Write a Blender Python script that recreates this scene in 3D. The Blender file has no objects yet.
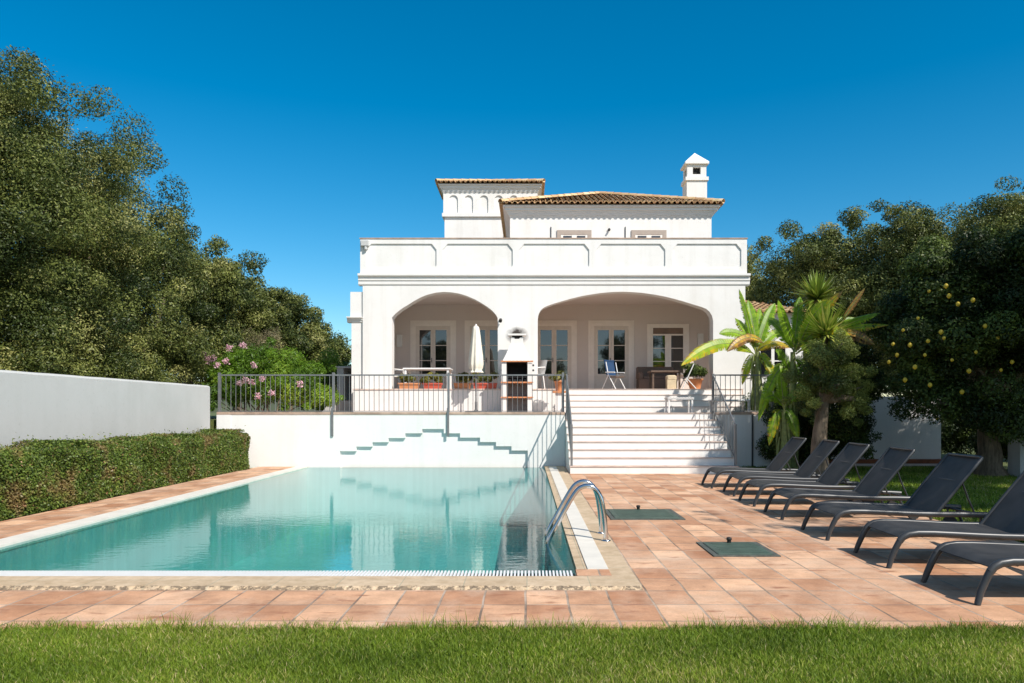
import bpy, math, random
import numpy as np
from math import sin, cos, pi, radians, sqrt
from mathutils import Vector, Matrix

random.seed(7)
SC = bpy.context.scene
COL = SC.collection
F = 740.0; HX, HY, EYE = 527.0, 410.0, 1.4

def P(px, py, Y):
    """world point seen at pixel (px,py) at distance Y"""
    return ((px-HX)*Y/F, Y, EYE+(HY-py)*Y/F)
def PX(px, Y): return (px-HX)*Y/F
def PZ(py, Y): return EYE+(HY-py)*Y/F

# ------------------------------------------------------------------ materials
def newmat(name):
    m = bpy.data.materials.new(name); m.use_nodes = True
    nt = m.node_tree
    b = nt.nodes['Principled BSDF']
    return m, nt, b
def N(nt, typ, **kw):
    n = nt.nodes.new(typ)
    for k, v in kw.items():
        if k in n.inputs.keys() if isinstance(k, str) else False: n.inputs[k].default_value = v
        else: setattr(n, k, v)
    return n
def L(nt, a, b): nt.links.new(a, b)
def ramp(nt, stops, interp='LINEAR'):
    r = nt.nodes.new('ShaderNodeValToRGB'); cr = r.color_ramp; cr.interpolation = interp
    while len(cr.elements) > 1: cr.elements.remove(cr.elements[-1])
    cr.elements[0].position = stops[0][0]; cr.elements[0].color = (*stops[0][1], 1)
    for p, c in stops[1:]:
        e = cr.elements.new(p); e.color = (*c, 1)
    return r
def coords(nt, scale=None, kind='Object', rot=None):
    tc = nt.nodes.new('ShaderNodeTexCoord')
    if scale is None and rot is None: return tc.outputs[kind]
    mp = nt.nodes.new('ShaderNodeMapping')
    if scale is not None: mp.inputs['Scale'].default_value = scale if hasattr(scale, '__len__') else (scale,)*3
    if rot is not None: mp.inputs['Rotation'].default_value = rot
    L(nt, tc.outputs[kind], mp.inputs['Vector'])
    return mp.outputs['Vector']
def noise(nt, vec, scale, detail=4, rough=.6):
    n = nt.nodes.new('ShaderNodeTexNoise')
    n.inputs['Scale'].default_value = scale; n.inputs['Detail'].default_value = detail
    n.inputs['Roughness'].default_value = rough
    if vec is not None: L(nt, vec, n.inputs['Vector'])
    return n.outputs['Fac']
def mix(nt, fac, a, b, mode='MIX'):
    n = nt.nodes.new('ShaderNodeMix'); n.data_type = 'RGBA'; n.blend_type = mode
    def put(sock, v):
        if hasattr(v, 'type') and not isinstance(v, (tuple, list, float, int)): L(nt, v, sock)
        elif isinstance(v, (tuple, list)): sock.default_value = (*v, 1) if len(v) == 3 else v
        else: sock.default_value = v
    put(n.inputs[0], fac); put(n.inputs[6], a); put(n.inputs[7], b)
    return n.outputs[2]
def bump(nt, b, h, strength=.3, dist=.01):
    n = nt.nodes.new('ShaderNodeBump'); n.inputs['Strength'].default_value = strength
    n.inputs['Distance'].default_value = dist
    L(nt, h, n.inputs['Height']); L(nt, n.outputs['Normal'], b.inputs['Normal'])
def plain(name, col, rough=.6, metal=0, var=.12, vscale=8, bumps=0, bscale=60):
    m, nt, b = newmat(name)
    v = coords(nt)
    f = noise(nt, v, vscale)
    c0 = tuple(max(0, x*(1-var)) for x in col); c1 = tuple(min(1, x*(1+var)) for x in col)
    r = ramp(nt, [(.3, c0), (.7, c1)]); L(nt, f, r.inputs[0]); L(nt, r.outputs[0], b.inputs['Base Color'])
    b.inputs['Roughness'].default_value = rough; b.inputs['Metallic'].default_value = metal
    if bumps: bump(nt, b, noise(nt, v, bscale), bumps, .004)
    return m

M = {}
def stucco(name, base, dirty, amount=.35, streak=.7, basedirt=True):
    m, nt, b = newmat(name)
    v = coords(nt)
    big = noise(nt, v, .9, 6, .65)
    r = ramp(nt, [(.45, (0, 0, 0)), (.8, (1, 1, 1))]); L(nt, big, r.inputs[0])
    sv = coords(nt, (3.2, 3.2, .22))
    st = noise(nt, sv, 1.3, 5, .6)
    r2 = ramp(nt, [(.5, (0, 0, 0)), (.85, (1, 1, 1))]); L(nt, st, r2.inputs[0])
    mm = nt.nodes.new('ShaderNodeMath'); mm.operation = 'MULTIPLY_ADD'
    L(nt, r.outputs[0], mm.inputs[0]); mm.inputs[1].default_value = amount*.6
    m2 = nt.nodes.new('ShaderNodeMath'); m2.operation = 'MULTIPLY'; L(nt, r2.outputs[0], m2.inputs[0]); m2.inputs[1].default_value = amount*streak
    L(nt, m2.outputs[0], mm.inputs[2])
    c = mix(nt, mm.outputs[0], base, dirty)
    fn = noise(nt, v, 22, 5, .7); rf = ramp(nt, [(.60, (0, 0, 0)), (.72, (.35, .35, .35))]); L(nt, fn, rf.inputs[0])
    c = mix(nt, rf.outputs[0], c, tuple(x*.75 for x in dirty))
    L(nt, c, b.inputs['Base Color'])
    b.inputs['Roughness'].default_value = .85
    b.inputs['Specular IOR Level'].default_value = .2
    h = noise(nt, v, 5, 8, .7)
    bump(nt, b, h, .35, .012)
    return m
M['white'] = stucco('white_stucco', (.79, .775, .75), (.60, .58, .54), .45)
M['wallgrey'] = stucco('weathered_stucco', (.51, .515, .505), (.38, .39, .37), .7, .3)
M['wallwhite2'] = stucco('lower_wall_stucco', (.79, .78, .755), (.60, .595, .56), .55)
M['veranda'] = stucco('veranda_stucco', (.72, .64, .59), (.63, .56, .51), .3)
M['joinery'] = plain('painted_joinery', (.92, .84, .76), .5, var=.04)
M['joinery_recess'] = plain('recess_shade_joinery', (.76, .68, .60), .5, var=.05)  # darker joinery copy: recess shade put into the door frame colour
M['whitepaint'] = plain('white_paint', (.78, .77, .74), .45, var=.04)

def facade_mat():
    """white render with the soot stain above the barbecue"""
    m = stucco('facade_stucco', (.80, .785, .76), (.60, .57, .52), .65)
    nt = m.node_tree; b = nt.nodes['Principled BSDF']
    src = b.inputs['Base Color'].links[0].from_socket
    tc = nt.nodes.new('ShaderNodeTexCoord')
    mp = nt.nodes.new('ShaderNodeMapping'); mp.vector_type = 'TEXTURE'
    mp.inputs['Location'].default_value = SOOT; mp.inputs['Scale'].default_value = (.40, 3, .30)
    L(nt, tc.outputs['Object'], mp.inputs['Vector'])
    g = nt.nodes.new('ShaderNodeTexGradient'); g.gradient_type = 'SPHERICAL'; L(nt, mp.outputs[0], g.inputs[0])
    n = noise(nt, tc.outputs['Object'], 6, 5, .6)
    mu = nt.nodes.new('ShaderNodeMath'); mu.operation = 'MULTIPLY'; L(nt, g.outputs['Fac'], mu.inputs[0]); L(nt, n, mu.inputs[1])
    r = ramp(nt, [(.06, (0, 0, 0)), (.30, (1, 1, 1))]); L(nt, mu.outputs[0], r.inputs[0])
    c = mix(nt, r.outputs[0], src, (.07, .06, .055))
    L(nt, c, b.inputs['Base Color'])
    return m

def deck_mat():
    m, nt, b = newmat('terracotta_paving')
    v = coords(nt)
    br = nt.nodes.new('ShaderNodeTexBrick')
    br.offset = 0; br.squash = 1
    br.inputs['Scale'].default_value = 1; br.inputs['Brick Width'].default_value = .31; br.inputs['Row Height'].default_value = .41
    br.inputs['Mortar Size'].default_value = .009; br.inputs['Mortar Smooth'].default_value = .25; br.inputs['Bias'].default_value = 0
    br.inputs['Color1'].default_value = (.47, .23, .125, 1); br.inputs['Color2'].default_value = (.78, .49, .31, 1)
    br.inputs['Mortar'].default_value = (.36, .27, .20, 1)
    # slightly wobbly joints
    nz = nt.nodes.new('ShaderNodeTexNoise'); nz.inputs['Scale'].default_value = 2.2; L(nt, v, nz.inputs['Vector'])
    va = nt.nodes.new('ShaderNodeVectorMath'); va.operation = 'MULTIPLY_ADD'
    L(nt, nz.outputs['Color'], va.inputs[0]); va.inputs[1].default_value = (.022, .022, 0); L(nt, v, va.inputs[2])
    L(nt, va.outputs[0], br.inputs['Vector'])
    jn = noise(nt, v, 1.7, 4, .6); jr = ramp(nt, [(.4, (.20, .15, .11)), (.6, (.55, .44, .35))]); L(nt, jn, jr.inputs[0])
    jm = nt.nodes.new('ShaderNodeMath'); jm.operation = 'MULTIPLY'; L(nt, br.outputs['Fac'], jm.inputs[0]); jm.inputs[1].default_value = .9
    c = mix(nt, jm.outputs[0], br.outputs['Color'], jr.outputs[0])
    dn = noise(nt, v, 9, 4, .7); dr = ramp(nt, [(.655, (0, 0, 0)), (.71, (.75, .75, .75))]); L(nt, dn, dr.inputs[0])
    c = mix(nt, dr.outputs[0], c, (.20, .11, .07))
    n1 = noise(nt, v, 3.1, 6, .65); r1 = ramp(nt, [(.35, (.70, .66, .63)), (.65, (1.15, 1.13, 1.1))]); L(nt, n1, r1.inputs[0])
    c = mix(nt, .8, c, r1.outputs[0], 'MULTIPLY')
    # white bloom and brown stains
    n2 = noise(nt, v, .8, 7, .7); r2 = ramp(nt, [(.47, (0, 0, 0)), (.68, (.6, .6, .6))]); L(nt, n2, r2.inputs[0])
    c = mix(nt, r2.outputs[0], c, (.72, .54, .40))
    sv = coords(nt, (1.3, 3.2, 1)); n3 = noise(nt, sv, 2.6, 5, .55)
    r3 = ramp(nt, [(.585, (0, 0, 0)), (.70, (.8, .8, .8))]); L(nt, n3, r3.inputs[0])
    c = mix(nt, r3.outputs[0], c, (.33, .14, .075))
    n4 = noise(nt, v, 60, 3, .6); r4 = ramp(nt, [(.3, (.9, .9, .9)), (.7, (1.06, 1.06, 1.06))]); L(nt, n4, r4.inputs[0])
    c = mix(nt, 1.0, c, r4.outputs[0], 'MULTIPLY')
    L(nt, c, b.inputs['Base Color'])
    b.inputs['Roughness'].default_value = .7; b.inputs['Specular IOR Level'].default_value = .3
    inv = nt.nodes.new('ShaderNodeMath'); inv.operation = 'MULTIPLY_ADD'; L(nt, br.outputs['Fac'], inv.inputs[0]); inv.inputs[1].default_value = -1
    sm = nt.nodes.new('ShaderNodeMath'); sm.operation = 'MULTIPLY'; L(nt, n1, sm.inputs[0]); sm.inputs[1].default_value = .35
    L(nt, sm.outputs[0], inv.inputs[2])
    bump(nt, b, inv.outputs[0], .6, .008)
    return m
M['deck'] = deck_mat()

def coping_mat():
    m, nt, b = newmat('sandstone_coping')
    v = coords(nt)
    br = nt.nodes.new('ShaderNodeTexBrick'); br.offset = 0
    br.inputs['Scale'].default_value = 1; br.inputs['Brick Width'].default_value = .5; br.inputs['Row Height'].default_value = .5
    br.inputs['Mortar Size'].default_value = .004; br.inputs['Color1'].default_value = (.62, .48, .33, 1)
    br.inputs['Color2'].default_value = (.54, .41, .27, 1); br.inputs['Mortar'].default_value = (.40, .36, .26, 1)
    L(nt, v, br.inputs['Vector'])
    n = noise(nt, v, 9, 6, .7); r = ramp(nt, [(.3, (.75, .7, .62)), (.68, (1.12, 1.12, 1.12))]); L(nt, n, r.inputs[0])
    c = mix(nt, .9, br.outputs['Color'], r.outputs[0], 'MULTIPLY')
    # black pits on the broken front edge
    geo = nt.nodes.new('ShaderNodeNewGeometry'); sx = nt.nodes.new('ShaderNodeSeparateXYZ'); L(nt, geo.outputs['Normal'], sx.inputs[0])
    up = nt.nodes.new('ShaderNodeMath'); up.operation = 'LESS_THAN'; L(nt, sx.outputs['Z'], up.inputs[0]); up.inputs[1].default_value = .97
    n2 = noise(nt, v, 15, 5, .75); r2 = ramp(nt, [(.46, (0, 0, 0)), (.53, (.9, .9, .9))]); L(nt, n2, r2.inputs[0])
    mu = nt.nodes.new('ShaderNodeMath'); mu.operation = 'MULTIPLY'; L(nt, r2.outputs[0], mu.inputs[0]); L(nt, up.outputs[0], mu.inputs[1])
    c = mix(nt, mu.outputs[0], c, (.16, .12, .08))
    L(nt, c, b.inputs['Base Color']); b.inputs['Roughness'].default_value = .8
    bump(nt, b, n, .5, .006)
    return m
M['coping'] = coping_mat()

def pool_tile():
    m, nt, b = newmat('pale_pool_mosaic')
    v = coords(nt)
    geo = nt.nodes.new('ShaderNodeNewGeometry')
    ck = nt.nodes.new('ShaderNodeTexBrick'); ck.offset = 0
    ck.inputs['Scale'].default_value = 1; ck.inputs['Brick Width'].default_value = .08; ck.inputs['Row Height'].default_value = .08
    ck.inputs['Mortar Size'].default_value = .003
    ck.inputs['Color1'].default_value = (.54, .70, .68, 1); ck.inputs['Color2'].default_value = (.44, .62, .60, 1)
    ck.inputs['Mortar'].default_value = (.52, .60, .58, 1)
    L(nt, v, ck.inputs['Vector'])
    n = noise(nt, v, 1.4, 4, .6); r = ramp(nt, [(.3, (.88, .9, .9)), (.7, (1.08, 1.05, 1.05))]); L(nt, n, r.inputs[0])
    c = mix(nt, 1.0, ck.outputs['Color'], r.outputs[0], 'MULTIPLY')
    L(nt, c, b.inputs['Base Color']); b.inputs['Roughness'].default_value = .4
    return m
M['pool'] = pool_tile()

def water():
    m, nt, b = newmat('pool_water'); nt.nodes.remove(b)
    out = nt.nodes['Material Output']
    v = coords(nt, (.7, 1.3, 1))
    n1 = noise(nt, v, 8.5, 3, .55); n2 = noise(nt, v, 1.3, 2, .5)
    ad = nt.nodes.new('ShaderNodeMath'); ad.operation = 'MULTIPLY_ADD'; L(nt, n2, ad.inputs[0]); ad.inputs[1].default_value = .9; L(nt, n1, ad.inputs[2])
    bp = nt.nodes.new('ShaderNodeBump'); bp.inputs['Strength'].default_value = .055; bp.inputs['Distance'].default_value = .03
    L(nt, ad.outputs[0], bp.inputs['Height'])
    fr = nt.nodes.new('ShaderNodeFresnel'); 
    # the same reflectance from above and from below, so the sun reaches the pool floor
    ge = nt.nodes.new('ShaderNodeNewGeometry'); mi = nt.nodes.new('ShaderNodeMath'); mi.operation = 'MULTIPLY_ADD'
    L(nt, ge.outputs['Backfacing'], mi.inputs[0]); mi.inputs[1].default_value = 1/1.5-1.5; mi.inputs[2].default_value = 1.5
    L(nt, mi.outputs[0], fr.inputs['IOR']); L(nt, bp.outputs[0], fr.inputs['Normal'])
    gl = nt.nodes.new('ShaderNodeBsdfGlossy'); gl.inputs['Roughness'].default_value = .015; L(nt, bp.outputs[0], gl.inputs['Normal'])
    tr = nt.nodes.new('ShaderNodeBsdfTransparent'); tr.inputs['Color'].default_value = (.38, .76, .75, 1)
    mx = nt.nodes.new('ShaderNodeMixShader'); L(nt, fr.outputs[0], mx.inputs[0]); L(nt, tr.outputs[0], mx.inputs[1]); L(nt, gl.outputs[0], mx.inputs[2])
    L(nt, mx.outputs[0], out.inputs['Surface'])
    return m
M['water'] = water()

def leafmat(name, stops, rough=.5, trans=.25, patch=None):
    m, nt, b = newmat(name)
    at = nt.nodes.new('ShaderNodeAttribute'); at.attribute_name = 'rnd'
    r = ramp(nt, stops); L(nt, at.outputs['Fac'], r.inputs[0])
    c = r.outputs[0]
    v = coords(nt)
    n = noise(nt, v, 1.1, 3, .6); r2 = ramp(nt, [(.35, (.72, .74, .7)), (.65, (1.2, 1.15, 1.1))]); L(nt, n, r2.inputs[0])
    c = mix(nt, 1.0, c, r2.outputs[0], 'MULTIPLY')
    if patch:
        n3 = noise(nt, v, patch[1], 4, .6); r3 = ramp(nt, [(patch[2], (0, 0, 0)), (patch[2]+.1, (patch[3],)*3)]); L(nt, n3, r3.inputs[0])
        c = mix(nt, r3.outputs[0], c, patch[0])
    L(nt, c, b.inputs['Base Color']); b.inputs['Roughness'].default_value = rough
    b.inputs['Specular IOR Level'].default_value = .35
    t = nt.nodes.new('ShaderNodeBsdfTranslucent'); L(nt, c, t.inputs['Color'])
    ms = nt.nodes.new('ShaderNodeMixShader'); ms.inputs[0].default_value = trans
    L(nt, b.outputs[0], ms.inputs[1]); L(nt, t.outputs[0], ms.inputs[2])
    L(nt, ms.outputs[0], nt.nodes['Material Output'].inputs['Surface'])
    return m
M['oak'] = leafmat('holm_oak_leaf', [(0, (.04, .062, .013)), (.5, (.125, .155, .035)), (.85, (.225, .25, .065)), (1, (.32, .32, .11))], .5, .16)
M['oliveleaf'] = leafmat('olive_leaf', [(0, (.06, .09, .02)), (.5, (.17, .22, .045)), (1, (.36, .41, .11))])
M['citrusleaf'] = leafmat('citrus_leaf', [(0, (.022, .042, .010)), (.6, (.055, .09, .018)), (1, (.15, .21, .04))], .5)
M['oleander'] = leafmat('oleander_leaf', [(0, (.06, .13, .012)), (.6, (.16, .30, .025)), (1, (.32, .44, .05))], .45, .3)
M['dryleaf'] = leafmat('dry_twig_leaf', [(0, (.13, .11, .06)), (.6, (.23, .20, .11)), (1, (.34, .30, .18))])
M['hedge'] = leafmat('hedge_leaf', [(0, (.04, .07, .012)), (.5, (.11, .17, .028)), (.82, (.21, .28, .05)), (.92, (.28, .20, .08)), (1, (.38, .21, .12))], .45, .2,
                     patch=((.28, .16, .08), 2.0, .53, .6))
M['bananaleaf'] = leafmat('banana_leaf', [(0, (.09, .22, .015)), (.4, (.27, .47, .03)), (.58, (.42, .55, .04)), (.76, (.80, .58, .03)), (.9, (.50, .28, .08)), (1, (.26, .15, .07))], .4, .4)
M['plantleaf'] = leafmat('pot_plant_leaf', [(0, (.08, .09, .02)), (.5, (.18, .19, .04)), (1, (.38, .34, .08))])
M['petal'] = leafmat('pink_petal', [(0, (.60, .30, .40)), (1, (.88, .62, .70))], .6, .3)
M['grass'] = leafmat('lawn_blade', [(0, (.07, .13, .010)), (.4, (.185, .29, .024)), (.7, (.31, .40, .048)), (.88, (.52, .46, .15)), (1, (.66, .55, .30))], .5, .35)

def bark():
    m, nt, b = newmat('bark')
    v = coords(nt, (6, 6, 1.2)); n = noise(nt, v, 3, 8, .7)
    r = ramp(nt, [(.3, (.06, .045, .03)), (.7, (.26, .20, .14))]); L(nt, n, r.inputs[0]); L(nt, r.outputs[0], b.inputs['Base Color'])
    b.inputs['Roughness'].default_value = .9; bump(nt, b, n, .9, .03)
    return m
M['bark'] = bark()
M['twig'] = plain('dark_twigs', (.07, .05, .03), .9, var=.5, vscale=25)

def ground_mat():
    m, nt, b = newmat('lawn_soil')
    v = coords(nt); n = noise(nt, v, .35, 8, .65)
    r = ramp(nt, [(.3, (.07, .095, .025)), (.6, (.12, .14, .04)), (.8, (.20, .16, .08))]); L(nt, n, r.inputs[0])
    n2 = noise(nt, v, 30, 4, .7); r2 = ramp(nt, [(.3, (.6, .6, .6)), (.7, (1.3, 1.3, 1.2))]); L(nt, n2, r2.inputs[0])
    c = mix(nt, 1.0, r.outputs[0], r2.outputs[0], 'MULTIPLY'); L(nt, c, b.inputs['Base Color'])
    b.inputs['Roughness'].default_value = .95; bump(nt, b, n2, .8, .02)
    return m
M['ground'] = ground_mat()
M['rail'] = plain('grey_painted_iron', (.19, .195, .20), .45, metal=.3, var=.15)
M['chrome'] = plain('polished_steel', (.62, .62, .63), .12, metal=1, var=.02)
M['frame'] = plain('anthracite_aluminium', (.045, .048, .052), .38, metal=.2, var=.1)
def mesh_fabric():
    m, nt, b = newmat('charcoal_sling')
    v = coords(nt)
    w = nt.nodes.new('ShaderNodeTexWave'); w.inputs['Scale'].default_value = 90; w.bands_direction = 'X'; L(nt, v, w.inputs[0])
    n = noise(nt, v, 5, 3); r = ramp(nt, [(.3, (.030, .029, .028)), (.7, (.056, .054, .052))]); L(nt, n, r.inputs[0])
    L(nt, r.outputs[0], b.inputs['Base Color']); b.inputs['Roughness'].default_value = .62
    bump(nt, b, w.outputs['Fac'], .25, .002)
    return m
M['sling'] = mesh_fabric()
M['rubber'] = plain('black_rubber', (.02, .02, .02), .7)
M['terracotta'] = plain('terracotta', (.60, .25, .11), .75, var=.2)
M['redpot'] = plain('red_plastic_pot', (.55, .10, .06), .5, var=.15)
M['tread'] = plain('clay_tread', (.62, .49, .42), .75, var=.25, vscale=5)
M['claytrim'] = plain('clay_wall_trim', (.42, .30, .23), .8, var=.3, vscale=4, bumps=.5)
M['soot'] = plain('sooty_firebrick', (.02, .018, .017), .9, var=.4)
M['canvas'] = plain('cream_canvas', (.78, .73, .62), .8, var=.06)
M['blue'] = plain('navy_canvas', (.012, .05, .13), .8)
M['wicker'] = plain('brown_wicker', (.16, .11, .085), .7, var=.35, vscale=60, bumps=.7, bscale=90)
M['wood'] = plain('dark_teak', (.13, .085, .06), .6, var=.3, vscale=15)
M['cushion'] = plain('beige_cushion', (.62, .50, .33), .9)
M['hatchgreen'] = plain('green_hatch_plate', (.06, .095, .07), .5, var=.25, vscale=6, bumps=.4, bscale=30)
M['hatchframe'] = plain('worn_hatch_frame', (.09, .10, .085), .7, var=.4, vscale=20)
M['black'] = plain('black_plastic', (.015, .015, .015), .4)
M['plastic'] = plain('white_plastic', (.80, .80, .79), .4, var=.03)
M['shutter'] = plain('brown_shutter', (.22, .15, .11), .6)
M['greywall'] = stucco('grey_render', (.50, .49, .48), (.36, .35, .34), .4)
M['fruit'] = plain('lemon_skin', (.66, .47, .04), .45, var=.12)
M['pinkpave'] = plain('pink_paving', (.55, .40, .32), .8, var=.15, vscale=3)
M['redsoil'] = plain('red_soil', (.24, .085, .04), .95, var=.35, vscale=5, bumps=.8, bscale=12)
M['browntrim'] = plain('brown_grey_trim', (.40, .33, .28), .7, var=.08)
M['cream'] = plain('cream_coping', (.72, .68, .60), .7, var=.08, vscale=4)
M['channel'] = plain('gap_shade_channel', (.20, .24, .24), .5)  # channel darkened: shade of the gaps between slats put into its colour
M['hill'] = plain('distant_scrub', (.07, .085, .04), .95, var=.35, vscale=.05)
def glass():
    m, nt, b = newmat('window_glass')
    b.inputs['Base Color'].default_value = (.012, .014, .016, 1); b.inputs['Roughness'].default_value = .02
    b.inputs['IOR'].default_value = 2.0
    bump(nt, b, noise(nt, coords(nt), 1.5, 2), .05, .01)
    return m
M['glass'] = glass()
def rooftile():
    m, nt, b = newmat('clay_roof_tile')
    at = nt.nodes.new('ShaderNodeAttribute'); at.attribute_name = 'rnd'
    r = ramp(nt, [(0, (.40, .23, .12)), (.35, (.56, .34, .18)), (.7, (.68, .46, .26)), (1, (.76, .60, .38))]); L(nt, at.outputs['Fac'], r.inputs[0])
    v = coords(nt); n = noise(nt, v, 7, 5, .7); r2 = ramp(nt, [(.5, (0, 0, 0)), (.62, (.8, .8, .8))]); L(nt, n, r2.inputs[0])
    c = mix(nt, r2.outputs[0], r.outputs[0], (.48, .36, .15)); L(nt, c, b.inputs['Base Color'])
    b.inputs['Roughness'].default_value = .85; bump(nt, b, n, .5, .01)
    return m
M['roof'] = rooftile()

# ------------------------------------------------------------------ objects
def tag(o, label=None, cat=None, group=None, kind=None):
    if label: o['label'] = label
    if cat: o['category'] = cat
    if group: o['group'] = group
    if kind: o['kind'] = kind
    return o
def empty(name, loc, label=None, cat=None, group=None, rz=0):
    o = bpy.data.objects.new(name, None); COL.objects.link(o)
    o.location = loc; o.rotation_euler = (0, 0, rz); o.empty_display_size = .2
    return tag(o, label, cat, group)
def copy_tree(o, parent=None):
    c = o.copy(); COL.objects.link(c); c.parent = parent
    for ch in KIDS.get(o.name, []): copy_tree(ch, c)
    return c
KIDS = {}
def rootloc(p):
    v = Vector((0, 0, 0))
    while p is not None: v += p.location; p = p.parent
    return v
def link(name, me, mat, parent=None, smooth=False):
    """mesh in world coordinates -> object at its parent's base"""
    if mat is not None: me.materials.append(mat)
    o = bpy.data.objects.new(name, me); COL.objects.link(o)
    if parent is not None:
        o.parent = parent; KIDS.setdefault(parent.name, []).append(o)
        off = rootloc(parent)
        if off.length > 0: me.transform(Matrix.Translation(-off))
    if smooth: me.polygons.foreach_set('use_smooth', [True]*len(me.polygons))
    return o

class MB:
    def __init__(s): s.v = []; s.f = []; s.sm = []
    def add(s, vs, fs, smooth=False):
        n = len(s.v); s.v += [tuple(v) for v in vs]; s.f += [tuple(n+i for i in f) for f in fs]; s.sm += [smooth]*len(fs)
        return s
    def box(s, x0, x1, y0, y1, z0, z1):
        vs = [(x, y, z) for z in (z0, z1) for y in (y0, y1) for x in (x0, x1)]
        return s.add(vs, [(0, 2, 3, 1), (4, 5, 7, 6), (0, 1, 5, 4), (2, 6, 7, 3), (0, 4, 6, 2), (1, 3, 7, 5)])
    def bbox(s, x0, x1, y0, y1, z0, z1, b=.01):
        """box with chamfered vertical & top edges"""
        def ring(d, z): return [(x0+d, y0+b, z), (x0+b, y0+d, z), (x1-b, y0+d, z), (x1-d, y0+b, z), (x1-d, y1-b, z), (x1-b, y1-d, z), (x0+b, y1-d, z), (x0+d, y1-b, z)]
        r = [ring(0, z0), ring(0, z1-b), [(min(max(x, x0+b), x1-b), min(max(y, y0+b), y1-b), z1) for x, y, _ in ring(0, z1)]]
        # keep the top ring non-degenerate
        r[2] = [(x0+b*1.3, y0+b*2, z1), (x0+b*2, y0+b*1.3, z1), (x1-b*2, y0+b*1.3, z1), (x1-b*1.3, y0+b*2, z1), (x1-b*1.3, y1-b*2, z1), (x1-b*2, y1-b*1.3, z1), (x0+b*2, y1-b*1.3, z1), (x0+b*1.3, y1-b*2, z1)]
        vs = sum(r, []); fs = [tuple(range(7, -1, -1)), tuple(range(16, 24))]
        for k in range(2):
            for i in range(8): j = (i+1) % 8; fs.append((k*8+i, k*8+j, k*8+8+j, k*8+8+i))
        return s.add(vs, fs)
    def prism(s, poly, axis, a, b):
        """extrude a closed 2D polygon along axis from a to b. axis 'y': poly in (x,z); 'x': (y,z); 'z': (x,y)"""
        n = len(poly)
        mk = {'y': lambda p, t: (p[0], t, p[1]), 'x': lambda p, t: (t, p[0], p[1]), 'z': lambda p, t: (p[0], p[1], t)}[axis]
        vs = [mk(p, a) for p in poly]+[mk(p, b) for p in poly]
        fs = [tuple(range(n)), tuple(range(2*n-1, n-1, -1))]+[(i, n+i, n+(i+1) % n, (i+1) % n) for i in range(n)]
        return s.add(vs, fs)
    def tube(s, pts, r, seg=8, caps=True, flat=1.0, smooth=True):
        pts = [Vector(p) for p in pts]; n = len(pts)
        rs = r if hasattr(r, '__len__') else [r]*n
        up = None; vs = []
        for i, p in enumerate(pts):
            t = (pts[min(i+1, n-1)]-pts[max(i-1, 0)]).normalized()
            if up is None:
                up = Vector((0, 0, 1)) if abs(t.z) < .9 else Vector((0, 1, 0))
            a = t.cross(up)
            if a.length < 1e-5: a = t.cross(Vector((0, 1, 0)))
            a.normalize(); u = a.cross(t).normalized(); up = u
            for k in range(seg):
                an = 2*pi*k/seg; vs.append(p+a*cos(an)*rs[i]+u*sin(an)*rs[i]*flat)
        fs = []
        for i in range(n-1):
            for k in range(seg):
                j = (k+1) % seg; fs.append((i*seg+k, i*seg+j, (i+1)*seg+j, (i+1)*seg+k))
        s.add(vs, fs, smooth)
        if caps: 
            s.add([vs[k] for k in range(seg)], [tuple(range(seg-1, -1, -1))]); s.add([vs[(n-1)*seg+k] for k in range(seg)], [tuple(range(seg))])
        return s
    def lathe(s, cx, cy, prof, seg=20, smooth=True, caps=True):
        vs = []; n = len(prof)
        for r, z in prof:
            for k in range(seg): a = 2*pi*k/seg; vs.append((cx+r*cos(a), cy+r*sin(a), z))
        fs = [(i*seg+k, i*seg+(k+1) % seg, (i+1)*seg+(k+1) % seg, (i+1)*seg+k) for i in range(n-1) for k in range(seg)]
        s.add(vs, fs, smooth)
        if caps: s.add(vs[:seg], [tuple(range(seg-1, -1, -1))]); s.add(vs[-seg:], [tuple(range(seg))])
        return s
    def grid(s, fn, nu, nv, smooth=True):
        vs = [fn(i/nu, j/nv) for j in range(nv+1) for i in range(nu+1)]
        fs = [(j*(nu+1)+i, j*(nu+1)+i+1, (j+1)*(nu+1)+i+1, (j+1)*(nu+1)+i) for j in range(nv) for i in range(nu)]
        return s.add(vs, fs, smooth)
    def mesh(s, name):
        me = bpy.data.meshes.new(name); me.from_pydata(s.v, [], s.f)
        me.polygons.foreach_set('use_smooth', s.sm); me.update()
        return me
    def build(s, name, mat, parent=None, kind=None):
        o = link(name, s.mesh(name), mat, parent)
        if kind: o['kind'] = kind
        return o

def rnd_attr(me, vals):
    a = me.attributes.new('rnd', 'FLOAT', 'FACE'); a.data.foreach_set('value', np.asarray(vals, np.float32))

def quads_mesh(name, V, rnd):
    """V: (n,4,3) array"""
    n = len(V); me = bpy.data.meshes.new(name)
    me.vertices.add(n*4); me.vertices.foreach_set('co', V.reshape(-1).astype(np.float32))
    me.loops.add(n*4); me.loops.foreach_set('vertex_index', np.arange(n*4, dtype=np.int32))
    me.polygons.add(n); me.polygons.foreach_set('loop_start', np.arange(0, n*4, 4, dtype=np.int32))
    me.update(calc_edges=True); rnd_attr(me, rnd)
    return me

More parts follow.
